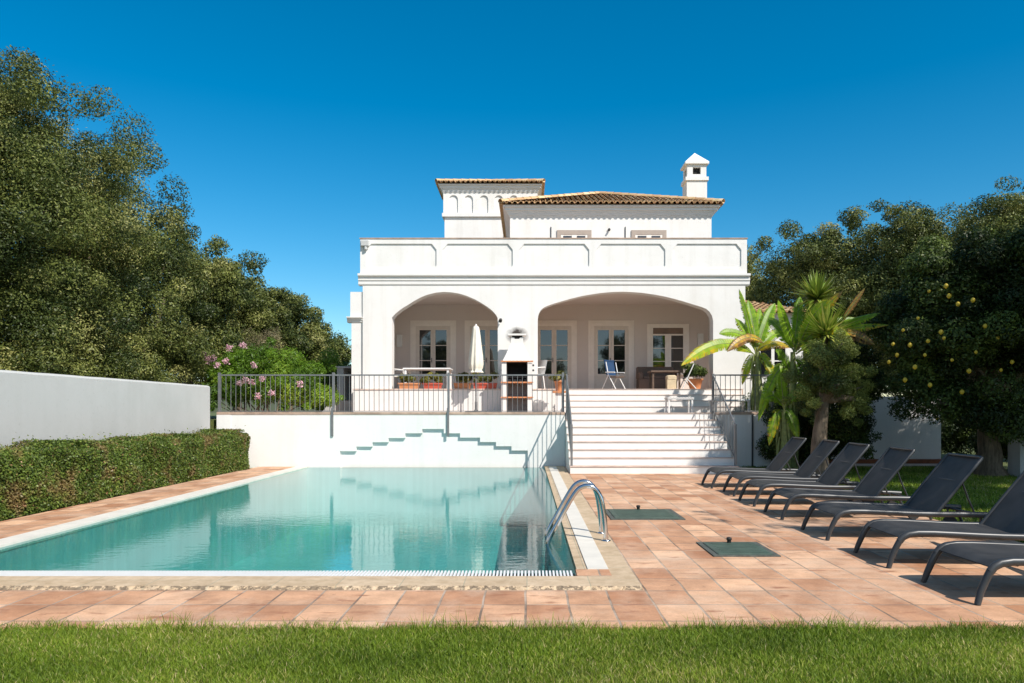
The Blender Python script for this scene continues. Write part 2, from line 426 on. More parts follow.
def unit(a): return a/np.maximum(np.linalg.norm(a, axis=1, keepdims=True), 1e-6)
def leaves(rg, C, Nrm, length, width, spread=.9, droop=.0):
    """rhombus leaves at C, facing roughly Nrm"""
    n = len(C)
    nn = unit(Nrm+spread*rg.normal(size=(n, 3)))
    ax = unit(np.cross(nn, rg.normal(size=(n, 3)))); ax[:, 2] -= droop; ax = unit(ax)
    sd = unit(np.cross(nn, ax)); nn = np.cross(ax, sd)
    l = length*rg.uniform(.6, 1.3, (n, 1)); w = width*rg.uniform(.7, 1.2, (n, 1))
    return np.stack([C-ax*l*.5, C+sd*w*.5+nn*w*.15-ax*l*.05, C+ax*l*.5, C-sd*w*.5+nn*w*.15-ax*l*.05], axis=1)

def crown_clumps(rg, c, R, n, rc, zcut=-1.0, top=1.0, shell=(.6, .98)):
    out = []
    c = np.array(c, float); R = np.array(R, float)
    while len(out) < n:
        d = rg.normal(size=3); d /= np.linalg.norm(d)
        if d[2] < zcut: continue
        t = rg.uniform(*shell)
        k = rg.uniform(*rc)
        out.append((c+d*R*t, k*rg.uniform(.85, 1.2), k*rg.uniform(.85, 1.2), k*rg.uniform(.65, .95)))
    return out
def clump_leaves(rg, clumps, n, ll, lw, spread=.6, hue=.16):
    cs = np.array([c[0] for c in clumps]); rr = np.array([c[1:] for c in clumps])
    w = (rr[:, 0]*rr[:, 1]); w = w/w.sum()
    idx = rg.choice(len(clumps), n, p=w)
    d = unit(rg.normal(size=(n, 3)))
    # sprays: bias the leaves into fine sub-clumps so that the outline is twiggy
    t = rg.uniform(.25, 1, (n, 1))**.45
    sub = np.sin(d[:, :1]*7+idx[:, None]*1.7)*np.cos(d[:, 1:2]*8+idx[:, None])*np.sin(d[:, 2:]*7+idx[:, None]*.6)
    t = t*(1+.28*sub)
    t = t+(rg.random((n, 1)) < .04)*rg.uniform(0, .2, (n, 1))*np.minimum(1, .35/rr[idx][:, :1])
    C = cs[idx]+d*rr[idx]*t
    nr = d.copy(); nr[:, 2] += .35
    V = leaves(rg, C, nr, ll, lw, spread)
    tint = rg.normal(0, hue*1.9, len(clumps))[idx]
    rv = np.clip(rg.normal(.43, .16, n)+tint*1.1, 0, 1)
    return V, rv

def tube_path(a, b, rg, k=6, wob=.12):
    a = np.array(a, float); b = np.array(b, float); L_ = np.linalg.norm(b-a)
    pts = []
    o = rg.normal(size=3)*wob*L_
    for i in range(k+1):
        t = i/k; pts.append(a+(b-a)*t+o*sin(pi*t)+rg.normal(size=3)*wob*.12*L_*(0 < i < k))
    return pts

def make_tree(name, base, crown_c, R, label, cat, group=None, mat='oak', n=60000, ll=.10, lw=.045, nclump=60, rc=(.45, .9),
              trunk_r=.18, seed=1, zcut=-.75, shell=(.6, .98), limbs=7, fork=.35, lean=(0, 0), extra=None):
    rg = np.random.default_rng(seed)
    t = empty(name, base, label, cat, group)
    if max(R) > 1.2:
        k = 24; sub = max(5, nclump//k+3)
        big = crown_clumps(rg, crown_c, np.array(R)*.93, k+4, (.24*max(R), .38*max(R)), zcut, shell=(.62, 1.0))
        cl = []
        for b_ in big:
            cl += crown_clumps(rg, b_[0], np.array(b_[1:]), sub, (rc[0]*.6, rc[1]*.62), -.8, shell=(.6, 1.0))
        cl += [(np.array(crown_c)+(b_[0]-np.array(crown_c))*.72, b_[1]*.8, b_[2]*.8, b_[3]*.8) for b_ in big]
    else: cl = crown_clumps(rg, crown_c, R, nclump, rc, zcut, shell=shell)
    if extra: cl += [(np.array(e_[:3]), e_[3], e_[3], e_[3]*.8) for e_ in extra]
    n = int(n*1.9); ll *= .86; lw *= .86
    V, rv = clump_leaves(rg, cl, n, ll, lw)
    # dark twiggy interior leaves so the crown is not hollow
    link('crown', quads_mesh('crown', V, rv), M[mat], t)
    mb = MB(); b = np.array(base, float); c = np.array(crown_c, float)
    fk = b+(c-b)*fork+np.array([lean[0], lean[1], 0]); fk[2] = b[2]+(c[2]-b[2])*fork*1.3
    pts = tube_path(b-np.array([0, 0, .1]), fk, rg, 6, .06)
    mb.tube(pts, [trunk_r*(1.35-.1*min(i, 1)*3-.09*i) if i else trunk_r*1.5 for i in range(7)], 12)
    order = sorted(cl, key=lambda q: -q[1])[:limbs*3]
    for i in range(limbs):
        e = order[(i*3) % len(order)][0]
        pp = tube_path(fk, e, rg, 6, .1)
        mb.tube(pp, [trunk_r*(.62-.085*k) for k in range(7)], 7)
        for j in (1, 2):
            e2 = order[(i*3+j) % len(order)][0]
            if np.linalg.norm(e2-pp[4]) < 1.1*max(R):
                mb.tube(tube_path(pp[3], e2, rg, 4, .1), [trunk_r*(.28-.05*k) for k in range(5)], 5)
    mb.build('trunk', M['bark'], t)
    return t

# ================================================================== SETTING
# ground with a hole for the pool
PX0, PX1, PY0, PY1 = -5.4, .43, 6.42, 18.2       # water surface rectangle
def sheet(name, outer, hole, z, mat, kind='structure', thick=None):
    ox0, ox1, oy0, oy1 = outer; hx0, hx1, hy0, hy1 = hole
    xs = sorted({ox0, hx0, hx1, ox1}); ys = sorted({oy0, hy0, hy1, oy1})
    vs = [(x, y, z) for y in ys for x in xs]; nx = len(xs); fs = []
    for j in range(len(ys)-1):
        for i in range(nx-1):
            cx = (xs[i]+xs[i+1])/2; cy = (ys[j]+ys[j+1])/2
            if hx0 < cx < hx1 and hy0 < cy < hy1: continue
            fs.append((j*nx+i, j*nx+i+1, (j+1)*nx+i+1, (j+1)*nx+i))
    return MB().add(vs, fs).build(name, mat, kind=kind)
sheet('ground', (-400, 400, -400, 500), (-5.5, .5, 6.2, 18.3), -.03, M['ground'])
# pool deck as a solid slab 3 cm proud of the ground
deck = MB()
DX0, DX1, DY0, DY1 = -6.62, 5.22, 4.78, 18.32
def slab(mb, x0, x1, y0, y1, z0=-.028, z1=0): mb.box(x0, x1, y0, y1, z0, z1)
slab(deck, DX0, DX1, DY0, 5.75); slab(deck, DX0, -5.671, 5.75, DY1); slab(deck, .9, DX1, 5.75, DY1)
deck.build('pool_deck', M['deck'], kind='structure')
# coping: sandstone band, raised 1.5 cm
cop = MB()
rgc = np.random.default_rng(5)
def rough_edge(x0, x1, y_front, y_back, z0, z1, step=.03):
    """sandstone strip whose front edge is broken and pitted"""
    xs = np.arange(x0, x1+1e-6, step); n = len(xs)
    j = rgc.uniform(-.006, .008, n); dz = rgc.uniform(-.006, .0, n)
    vs = []
    for i, x in enumerate(xs):
        vs += [(x, y_front+j[i], z0), (x, y_front+j[i]+rgc.uniform(0, .02), z1-.018+dz[i]*1.5), (x, y_front+.035+rgc.uniform(0, .03), z1), (x, y_back, z1)]
    fs = []
    for i in range(n-1):
        for k in range(3): fs.append((i*4+k, (i+1)*4+k, (i+1)*4+k+1, i*4+k+1))
    cop.add(vs, fs)
rough_edge(-5.7, .9, 5.75, 6.14, -.02, .022)
cop.box(.706, .9, 6.141, 18.28, -.02, .018)
cop.box(.43, .705, 6.43, 18.28, -.05, .018)
cop.build('pool_coping', M['coping'], kind='structure')
MB().box(-5.67, -5.40, 6.141, 18.28, -.06, .012).box(.525, .705, 6.395, 18.0, .0185, .027).build('pool_edge_band', M['cream'], kind='structure')
MB().box(.42, .705, 6.141, 6.394, -.05, .024).build('pool_corner_tile', M['deck'], kind='structure')
# overflow gutter and its grating
MB().box(-5.4, .415, 6.141, 6.42, -.14, -.10).box(-5.4, .415, 6.4, 6.409, -.10, -.014).build('overflow_channel', M['channel'], kind='structure')
g = MB(); x = -5.39
while x < .40:
    g.box(x, x+.015, 6.15, 6.40, -.02, .012); x += .030
g.box(-5.39, .41, 6.262, 6.288, -.04, -.0205)
gr = g.build('overflow_grate', M['plastic'])
tag(gr, 'long white slatted overflow grate along the near edge of the pool', 'grate')
# basin
bz = -1.45
vs = [(x, y, z) for z in (bz, -.03) for y in (PY0-.02, PY1-.006) for x in (PX0-.01, PX1+.01)]
MB().add(vs, [(0, 1, 3, 2), (0, 4, 5, 1), (2, 3, 7, 6), (0, 2, 6, 4), (1, 5, 7, 3)]).build('pool_basin', M['pool'], kind='structure')
MB().add([(PX0, PY0-.01, -.012), (PX1, PY0-.01, -.012), (PX1, PY1, -.012), (PX0, PY1, -.012)], [(0, 1, 2, 3)]).build('pool_water', M['water'], kind='structure')

# ---------------- raised garden & terrace ground
SLAB = 1.33; UP = 2.0
MB().box(-60, -7.8, 18.42, 70, -.5, 1.15).box(-7.8, 6.2, 18.5, 60, -.5, 1.15).build('raised_ground', M['ground'], kind='structure')
MB().box(-7.62, 6.18, 18.50, 21.9, 1.16, SLAB).build('terrace', M['pinkpave'], kind='structure')
MB().box(-4.6, 6.15, 21.06, 24.6, SLAB+.004, UP).build('veranda_floor', M['pinkpave'], kind='structure')

# ---------------- retaining wall with the stepped recess
rw = empty('retaining_wall', (-3, 18.4, 0), 'long white retaining wall with stepped recess behind the pool', 'wall')
YW = 18.30
def wx(px): return PX(px, YW)
def wz(py): return PZ(py, YW)
steps_px = [(340, 451.2), (356.4, 446.6), (372.5, 442.2), (388.6, 438), (405.3, 433.3), (422.3, 429)]
poly = [(wx(218), -.05), (wx(340), -.05)]
z = None
for i, (px, py) in enumerate(steps_px):
    poly.append((wx(px), wz(py)))
    nx_ = steps_px[i+1][0] if i+1 < len(steps_px) else 443.8
    poly.append((wx(nx_), wz(py)))
right = [(443.8, 433.3, 460), (460, 437.6, 480), (480, 442, 496), (496, 446.2, 511.5), (511.5, 450.5, 527.8)]
for a, py, b_ in right:
    poly.append((wx(a), wz(py))); poly.append((wx(b_), wz(py)))
poly.append((wx(527.8), -.05)); poly.append((.94, -.05)); poly.append((.94, SLAB-.045)); poly.append((wx(218), SLAB-.045))
MB().prism(poly, 'y', YW, YW+.072).box(wx(218), .94, YW+.073, 18.49, -.05, SLAB-.045).build('wall', M['wallwhite2'], rw)
MB().box(wx(218)-.03, wx(231), YW-.011, YW-.001, -.03, SLAB-.05).build('end_pilaster', M['wallwhite2'], rw)
MB().box(wx(218)-.03, .94, YW-.012, 18.497, SLAB-.044, SLAB+.02).build('coping', M['claytrim'], rw)
rw2 = empty('retaining_wall', (5.4, 18.4, 0), 'short white retaining wall between the steps and the banana plants', 'wall')
MB().box(4.66, 6.22, YW, 18.49, -.05, SLAB-.045).box(6.08, 6.22, 18.49, 21, -.05, SLAB-.045).build('wall', M['wallwhite2'], rw2)
MB().box(4.66, 6.25, YW-.012, 18.497, SLAB-.044, SLAB+.02).build('coping', M['claytrim'], rw2)
MB().tube([(PX(752.5, 18.27), 18.27, 0), (PX(752.5, 18.27), 18.27, 1.28)], .022).build('pipe', M['frame'], rw2)

# ---------------- stairs
st = empty('staircase', (2.8, 16.26, 0), 'wide white steps rising from the pool deck to the terrace', 'stairs')
SX0, SX1 = .95, 4.64
for k in range(8):
    y0 = 16.26+.3*k; z1 = .1663*(k+1); z0 = .1663*k
    m = MB()
    if k < 7: m.box(SX0, SX1, y0, 18.495 if k == 6 else y0+.3-.001, -.02, z1-.013)
    else: m.box(SX0, SX1, y0, 18.495, z0+.001, z1-.013)
    so = m.build('step', M['wallwhite2'], st)
    MB().box(SX0-.008, SX1+.008, y0-.022, (y0+.297) if k < 7 else 18.498, z1-.0125, z1).build('tread', M['tread'], so)
st2 = empty('upper_staircase', (3.4, 20.1, SLAB), 'short flight of white steps between the terrace and the veranda', 'stairs')
for k in range(4):
    y0 = 20.12+.3*k; z1 = SLAB+.1675*(k+1)
    m = MB().box(.98, 6.1, y0, (y0+.299) if k < 3 else 21.055, SLAB+.002, z1-.013)
    so = m.build('step', M['white'], st2)
    MB().box(.972, 6.11, y0-.02, (y0+.297) if k < 3 else 21.057, z1-.0125, z1).build('tread', M['tread'], so)

# ---------------- planter wall under the veranda arches
pw = empty('planter_wall', (-2, 21, SLAB), 'low white wall carrying the terracotta plant troughs', 'wall')
MB().box(PX(353.4, 20.98), .975, 20.98, 21.055, SLAB+.002, UP-.03).build('wall', M['white'], pw)
MB().box(PX(353.4, 20.98)-.02, .975, 20.955, 21.20, UP-.028, UP+.004).build('coping', M['tread'], pw)

# ================================================================== HOUSE
YF = 21.2
def fx(px): return PX(px, YF)
def fz(py): return PZ(py, YF)
SOOT = (PX(517, YF)-.8, 0, PZ(335.5, YF)-SLAB)
M['facade'] = facade_mat()
house = empty('villa', (.8, YF, SLAB), 'white two storey villa with arched veranda and tiled roofs', 'house')
XL, XR = fx(362.7), fx(745.3)
larch = [(58, 460), (58, 184), (74, 165), (104, 141), (140, 119), (170, 100), (200, 84), (230, 72), (270, 62), (310, 58), (350, 60), (390, 67), (425, 78), (460, 93), (490, 109), (520, 128), (545, 147), (565, 168), (574, 185), (576, 460)]
larch = [(fx(380+a/4.879), fz(280+b_/4.879)) for a, b_ in larch]
rarch = [(38, 530), (38, 190), (41, 170), (50, 150), (62, 138), (78, 129), (110, 117), (150, 105), (200, 91), (250, 79), (300, 70), (350, 63), (400, 58.5), (450, 57), (500, 59), (550, 63), (600, 70), (650, 79), (700, 91), (750, 105), (795, 119), (835, 131), (858, 140), (876, 155), (888, 175), (893, 200), (893, 530)]
rarch = [(fx(530+a/4.876), fz(280+b_/4.876)) for a, b_ in rarch]
Z0 = UP+.006
def setz(lst): return [(x, Z0) if i in (0, len(lst)-1) else (x, z) for i, (x, z) in enumerate(lst)]
larch, rarch = setz(larch), setz(rarch)
CORN0 = fz(285.3)
poly = [(XL, Z0)]+larch+rarch+[(XR, Z0), (XR, CORN0), (XL, CORN0)]
MB().prism(poly, 'y', YF, YF+.38).build('facade', M['facade'], house)
# side walls, ceiling, back wall
YB = 24.3
MB().box(XL, XL+.3, YF+.381, YB, Z0, CORN0).build('side_wall', M['white'], house)
sw = MB()
RX0 = XR-.3
sw.box(RX0, XR, YF+.381, 21.95, Z0, CORN0).box(RX0, XR, 23.75, YB, Z0, CORN0).box(RX0, XR, 21.951, 23.749, 4.25, CORN0)
sw.build('side_wall', M['white'], house)
bwm = MB().box(XL+.301, RX0-.001, YB, YB+.2, Z0, 4.9)
bwm.build('veranda_wall', M['veranda'], house)
MB().box(XL+.301, RX0-.001, YF+.381, YB-.001, 4.84, 4.93).build('veranda_ceiling', M['veranda'], house)
MB().box(XL+.31, XR, YB+.201, 30.5, Z0, 5.2).box(XL+.001, XL+.309, YB+.001, 30.5, Z0, 5.2).build('rear_wall', M['white'], house)
MB().box(XL+.31, XR-.001, YF+.4, 30.4, 5.21, 5.27).build('roof_terrace', M['pinkpave'], house)
# cornice profile: stacked mouldings
def cornice(parent, x0, x1, y, zt, zb, name='cornice', k=1.0, mat='white', yend=None):
    h = zt-zb
    prof = [(y+.2, zb), (y-.012*k, zb), (y-.03*k, zb+.03*h/.32), (y-.03*k, zb+.13*h/.32), (y-.055*k, zb+.135*h/.32), (y-.055*k, zb+.22*h/.32),
            (y-.12*k, zb+.26*h/.32), (y-.12*k, zt), (y+.2, zt)]
    e = .12*k
    return MB().prism(prof, 'x', x0-e, x1+e).build(name, M[mat], parent)
cornice(house, XL, XR, YF, fz(274), CORN0)
MB().box(XL-.1, XL-.001, YF+.2, 21.3, CORN0+.1, fz(274)-.001).build('side_cornice', M['white'], house)
MB().box(XR+.001, XR+.1, YF+.2, 24.5, CORN0+.1, fz(274)-.001).build('side_cornice', M['white'], house)
# parapet with five recessed panels
PT = fz(239); PB = fz(274)
PLx, PRx = fx(360.3), fx(746.8)
yp0, yp1 = YF-.018, YF+.02
pan = [(366.5, 436.5), (443, 512.7), (519.6, 589.2), (596.5, 665.2), (672.7, 741.2)]
zt_, zb_ = fz(243.8), fz(268.3)
m = MB().box(PLx, PRx, yp1+.001, YF+.22, PB, PT)
m.box(PLx, PRx, yp0, yp1, zt_, PT).box(PLx, PRx, yp0, yp1, PB, zb_)
xs = [PLx]+[fx(v) for pr in pan for v in pr]+[PRx]
for i in range(0, len(xs), 2): m.box(xs[i], xs[i+1], yp0, yp1, zb_+.0003, zt_-.0003)
ch = .17
for a, b_ in pan:
    xa, xb = fx(a), fx(b_)
    m.prism([(xa, zt_), (xa+ch*.8, zt_), (xa, zt_-ch)], 'y', yp0, yp1)
    m.prism([(xb, zt_), (xb, zt_-ch), (xb-ch*.8, zt_)], 'y', yp0, yp1)
    m.prism([(xa, zb_), (xa, zb_+ch*.5), (xa+ch*.4, zb_)], 'y', yp0, yp1).prism([(xb, zb_), (xb-ch*.4, zb_), (xb, zb_+ch*.5)], 'y', yp0, yp1)
m.box(PLx, PLx+.2, YF+.221, 24.4, PB, PT).box(PRx-.2, PRx, YF+.221, 24.4, PB, PT)
m.build('parapet', M['facade'], house)
MB().box(PLx-.02, PRx+.02, yp0-.02, YF+.24, PT+.001, PT+.03).box(PLx-.02, PLx+.2, YF+.241, 24.4, PT+.001, PT+.03).box(PRx-.2, PRx+.02, YF+.241, 24.4, PT+.001, PT+.03).build('parapet_cap', M['claytrim'], house)

# doors & windows of the veranda
def pane_door(pxc, w, z_top, kind='door', panes=None):
    """glazed two-leaf door on the veranda's back wall"""
    y = YB; xc = PX(pxc, y)
    sur = .10
    zt = PZ(z_top, y)
    m = MB()
    x0, x1 = xc-w/2, xc+w/2
    m.box(x0-sur, x0, y-.05, y-.001, Z0, zt+sur).box(x1, x1+sur, y-.05, y-.001, Z0, zt+sur).box(x0, x1, y-.05, y-.001, zt, zt+sur)
    m.box(x0-sur-.08, x0-sur-.001, y-.02, y-.001, Z0, zt+sur+.08).box(x1+sur+.001, x1+sur+.08, y-.025, y-.001, Z0, zt+sur+.08).box(x0-sur, x1+sur, y-.025, y-.001, zt+sur+.001, zt+sur+.08)
    o = m.build('french_door', M['joinery'], house)
    fr = MB(); gl = MB()
    fw = .075; yf0, yf1 = y-.04, y-.001
    zb0 = PZ(374, y)
    fr.box(x0+.001, x0+.05, yf0, yf1, Z0, zt-.001).box(x1-.05, x1-.001, yf0, yf1, Z0, zt-.001).box(x0+.05, x1-.05, yf0, yf1, zt-.06, zt-.001)
    for s in (0, 1):
        a = x0+.052 if s == 0 else xc+.003; b_ = xc-.003 if s == 0 else x1-.052
        fr.box(a, a+fw, yf0-.012, yf1, Z0+.01, zt-.063).box(b_-fw, b_, yf0-.012, yf1, Z0+.01, zt-.063)
        fr.box(a+fw, b_-fw, yf0-.012, yf1, zt-.063-fw, zt-.063).box(a+fw, b_-fw, yf0-.012, yf1, zb0-.1, zb0)
        fr.box(a+fw, b_-fw, yf0+.008, yf1, Z0+.15, zb0-.1001).box(a+fw, b_-fw, yf0-.012, yf1, Z0+.01, Z0+.15)
        for zz in ((zb0+(zt-.16-zb0)*.31), (zb0+(zt-.16-zb0)*.66)):
            fr.box(a+fw, b_-fw, yf0-.006, yf1-.02, zz-.012, zz+.012)
        gl.box(a+fw+.001, b_-fw-.001, y-.026, y-.019, zb0, zt-.063-fw)
    fr.build('frame', M['joinery_recess'], o); gl.build('glass', M['glass'], o)
    MB().box(xc-.05, xc-.03, y-.09, y-.053, Z0+.95, Z0+1.1).build('handle', M['black'], o)
    return o
for pxc in (433.2, 487.5, 554, 611.2): pane_door(pxc, 1.14, 326)
# window on the right
def veranda_window():
    y = YB; x0, x1 = PX(651, y), PX(684.8, y); zt, zb = PZ(328, y), PZ(373, y)
    sur = .13
    m = MB().box(x0-sur, x0, y-.05, y-.001, zb, zt+sur).box(x1, x1+sur, y-.05, y-.001, zb, zt+sur).box(x0-.001, x1+.001, y-.05, y-.001, zt, zt+sur)
    m.box(x0-.2, x1+.2, y-.09, y-.001, zb-.07, zb-.001)
    o = m.build('window', M['joinery'], house)
    fr = MB(); xc = (x0+x1)/2; gl = MB()
    fr.box(x0, x0+.06, y-.04, y-.001, zb, zt).box(x1-.06, x1, y-.04, y-.001, zb, zt).box(xc-.1, xc+.1, y-.045, y-.001, zb, zt-.23)
    fr.box(x0+.06, x1-.06, y-.04, y-.001, zt-.25, zt-.2)
    for zz in (.31, .66): fr.box(x0+.06, x1-.06, y-.034, y-.02, zb+(zt-.25-zb)*zz-.012, zb+(zt-.25-zb)*zz+.012)
    fr.build('frame', M['joinery'], o)
    gl.box(x0+.061, x1-.061, y-.018, y-.01, zb, zt-.001).build('glass', M['glass'], o)
    MB().box(x0+.062, x1-.062, y-.035, y-.019, zt-.199, zt-.01).build('roller_shutter', M['shutter'], o)
veranda_window()
# small wall lamps inside the veranda and lamps on the facade
for pxl, pyl in ((PX(400, YB), PZ(341, YB)), (PX(700, YB), PZ(340, YB))):
    MB().box(pxl-.09, pxl+.09, YB-.11, YB-.002, pyl-.2, pyl+.2).build('wall_lamp', M['whitepaint'], house)
lx, lz = fx(500), fz(319.5)
MB().tube([(lx, YF-.001, lz), (lx, YF-.07, lz), (lx+.02, YF-.13, lz-.03)], .02).tube([(lx+.02, YF-.09, lz-.02), (lx+.02, YF-.2, lz-.07)], .05).build('spotlight', M['black'], house)
cx_, cz_ = fx(365.5), fz(243)
MB().bbox(cx_-.12, cx_+.12, yp0-.12, yp0-.001, cz_-.1, cz_+.06, .02).tube([(cx_+.02, yp0-.06, cz_-.1), (cx_+.02, yp0-.06, cz_-.2)], .05).build('security_camera', M['wallgrey'], house)

# ---- tiled roofs
def roof_face(mb, rnds, e0, e1, apex0, apex1, pitch=.19, tile=.38, rr=.075):
    """barrel tiles on the trapezoid/triangle e0-e1 (eave) to apex0-apex1 (top)"""
    e0, e1, a0, a1 = map(Vector, (e0, e1, apex0, apex1))
    E = (e1-e0); W = E.length; ex = E.normalized()
    mid = (a0+a1)/2; up = mid-e0; up = (up-ex*up.dot(ex)); H = up.length; uy = up.normalized(); nz = ex.cross(uy).normalized()
    if nz.z < 0: nz = -nz
    u0, u1 = (a0-e0).dot(ex), (a1-e0).dot(ex)
    n = int(W/pitch)
    def add(vs, fs, r):
        mb.add(vs, fs, True); rnds.extend([r]*len(fs))
    mb.add([e0-nz*.02, e1-nz*.02, a1-nz*.02, a0-nz*.02], [(0, 1, 2, 3)] if (a1-a0).length > 1e-4 else [(0, 1, 2)]); rnds.append(.5)
    for i in range(n+1):
        x = W*(i+.5)/(n+1)
        if x < u0: h = H*x/max(u0, 1e-6)
        elif x > u1: h = H*(W-x)/max(W-u1, 1e-6)
        else: h = H
        k = max(1, int(math.ceil(h/tile)))
        for j in range(k):
            y0 = j*tile-(.05 if j == 0 else .03); y1 = min((j+1)*tile, h)
            if y1-y0 < .05: continue
            rv = min(1, max(0, random.gauss(.5, .25)))
            ra, rb = rr*1.06, rr*.86
            jit = random.uniform(-.008, .008)
            vs = []
            for (yy, ra_, lift) in ((y0, ra, .012), (y1, rb, -.004)):
                for q in range(6):
                    an = pi*q/5; vs.append(e0+ex*(x+jit+cos(an)*ra_)+uy*yy+nz*(sin(an)*ra_+lift))
            fs = [(q, q+1, 6+q+1, 6+q) for q in range(5)]
            add(vs, fs, rv)
            if j == 0:   # thick open end at the eave: inner ring lip
                vs2 = [vs[q] for q in range(6)]+[e0+ex*(x+jit+cos(pi*q/5)*ra*.78)+uy*y0+nz*(sin(pi*q/5)*ra*.78+.004) for q in range(6)]
                add(vs2, [(q, q+1, 6+q+1, 6+q) for q in range(5)], rv*.6)
                # channel tile mortar, dark hollow
        # channel tile between
        xx = x+W*.5/(n+1)
        if i < n:
            hh = min(H*xx/max(u0, 1e-6), H*(W-xx)/max(W-u1, 1e-6), H)
            vs = []
            for yy in (-.06, hh):
                for q in range(4):
                    an = pi+pi*q/3; vs.append(e0+ex*(xx+cos(an)*rr*.7)+uy*yy+nz*(sin(an)*rr*.5+.035))
            add(vs, [(q, q+1, 4+q+1, 4+q) for q in range(3)], random.uniform(.3, .75))
def ridge(mb, rnds, a, b_, r=.095):
    a, b_ = Vector(a), Vector(b_); d = b_-a; L_ = d.length; t = d.normalized(); s = t.cross(Vector((0, 0, 1))).normalized(); u = s.cross(t)
    k = int(L_/.36)+1
    for j in range(k):
        p0 = a+t*(j*.36-.03); p1 = a+t*min((j+1)*.36, L_); vs = []
        for p, rr_ in ((p0, r*1.05), (p1, r*.9)):
            for q in range(6): an = pi*q/5; vs.append(p+s*cos(an)*rr_+u*(sin(an)*rr_+.02))
        mb.add(vs, [(q, q+1, 6+q+1, 6+q) for q in range(5)], True); rnds.extend([min(1, max(0, random.gauss(.55, .2)))]*5)
def hip_roof(parent, x0, x1, y0, y1, z, apex, name='roof'):
    mb = MB(); rn = []
    A = Vector(apex)
    c = [Vector((x0, y0, z)), Vector((x1, y0, z)), Vector((x1, y1, z)), Vector((x0, y1, z))]
    for i in range(4): roof_face(mb, rn, c[i], c[(i+1) % 4], A, A)
    for i in range(4): ridge(mb, rn, c[i]+Vector((0, 0, .03)), A+Vector((0, 0, .03)))
    me = mb.mesh(name); rnd_attr(me, rn)
    return link(name, me, M['roof'], parent)

def eaves(parent, x0, x1, y0, y1, zt, zb, over, mat='white'):
    """stepped cornice under the roof all round: boxes growing outwards upwards. x0.. are wall faces"""
    h = zt-zb; m = MB(); steps = [(0, .03), (.16, over*.28), (.34, over*.42), (.52, over*.66), (.8, over*.92)]
    prev = 0
    for i, (a, o) in enumerate(steps):
        z0 = zb+h*a; z1 = zb+h*(steps[i+1][0] if i+1 < len(steps) else 1.0)
        m.box(x0-o, x1+o, y0-o, y1+o, z0+.0005, z1)
    return m.build('eaves', M[mat], parent)

# main upper storey
YU = 24.5
ux0, ux1 = PX(510, YU), PX(711.5, YU)
over = .25
ez_t = PZ(204.5, YU-over); ez_b = PZ(216.8, YU)
yu1 = YU+6.8
MB().box(ux0, ux1, YU, yu1, 5.271, ez_b).build('upper_wall', M['facade'], house)
eaves(house, ux0, ux1, YU, yu1, ez_t, ez_b, over)
ax_, ay_ = PX(599, YU+3.4), YU+3.4
hip_roof(house, ux0-over-.04, ux1+over+.04, YU-over-.04, yu1+over+.04, ez_t+.03, (ax_, ay_, PZ(195, ay_)), 'roof')
# upper windows
for pxa, pxb in ((557, 591.4), (631.3, 666.3)):
    xa, xb = PX(pxa, YU), PX(pxb, YU); zt = PZ(230.3, YU)
    o = MB().box(xa, xa+.13, YU-.04, YU-.001, 5.28, zt).box(xb-.13, xb, YU-.04, YU-.001, 5.28, zt).box(xa+.13, xb-.13, YU-.04, YU-.001, zt-.15, zt).build('upper_window', M['browntrim'], house)
    xc = (xa+xb)/2
    MB().box(xa+.131, xa+.2, YU-.03, YU-.001, 5.28, zt-.151).box(xb-.2, xb-.131, YU-.03, YU-.001, 5.28, zt-.151).box(xc-.08, xc+.08, YU-.03, YU-.001, 5.28, zt-.151).box(xa+.2, xb-.2, YU-.025, YU-.001, zt-.19, zt-.151).build('frame', M['joinery'], o)
    MB().box(xa+.201, xb-.201, YU-.012, YU-.001, 5.28, zt-.191).build('glass', M['glass'], o)
    MB().tube([(xa-.2, YU-.02, 5.28), (xa-.2, YU-.02, PZ(227, YU))], .015, 6).build('drainpipe', M['frame'], house)
lx, lz = PX(609, YU), PZ(229.5, YU)
MB().tube([(lx, YU-.001, lz), (lx, YU-.06, lz)], .035).tube([(lx+.02, YU-.06, lz-.01), (lx-.01, YU-.12, lz-.06)], .03).build('spotlight', M['black'], house)
# tower
YT = 29.0
tx0, tx1 = PX(443.3, YT), PX(537.5, YT); to = .19
tz_t = PZ(183.5, YT-to); tz_b = PZ(192.5, YT); yt1 = YT+2.0
tw = MB().box(tx0+.06, tx1-.06, YT+.05, yt1, 5.28, tz_b).box(tx0+.05, tx1-.05, YT, YT+.049, 5.28, PZ(217, YT))
zt2 = PZ(213.5, YT); zar, zsp = PZ(196.5, YT), PZ(199.5, YT)
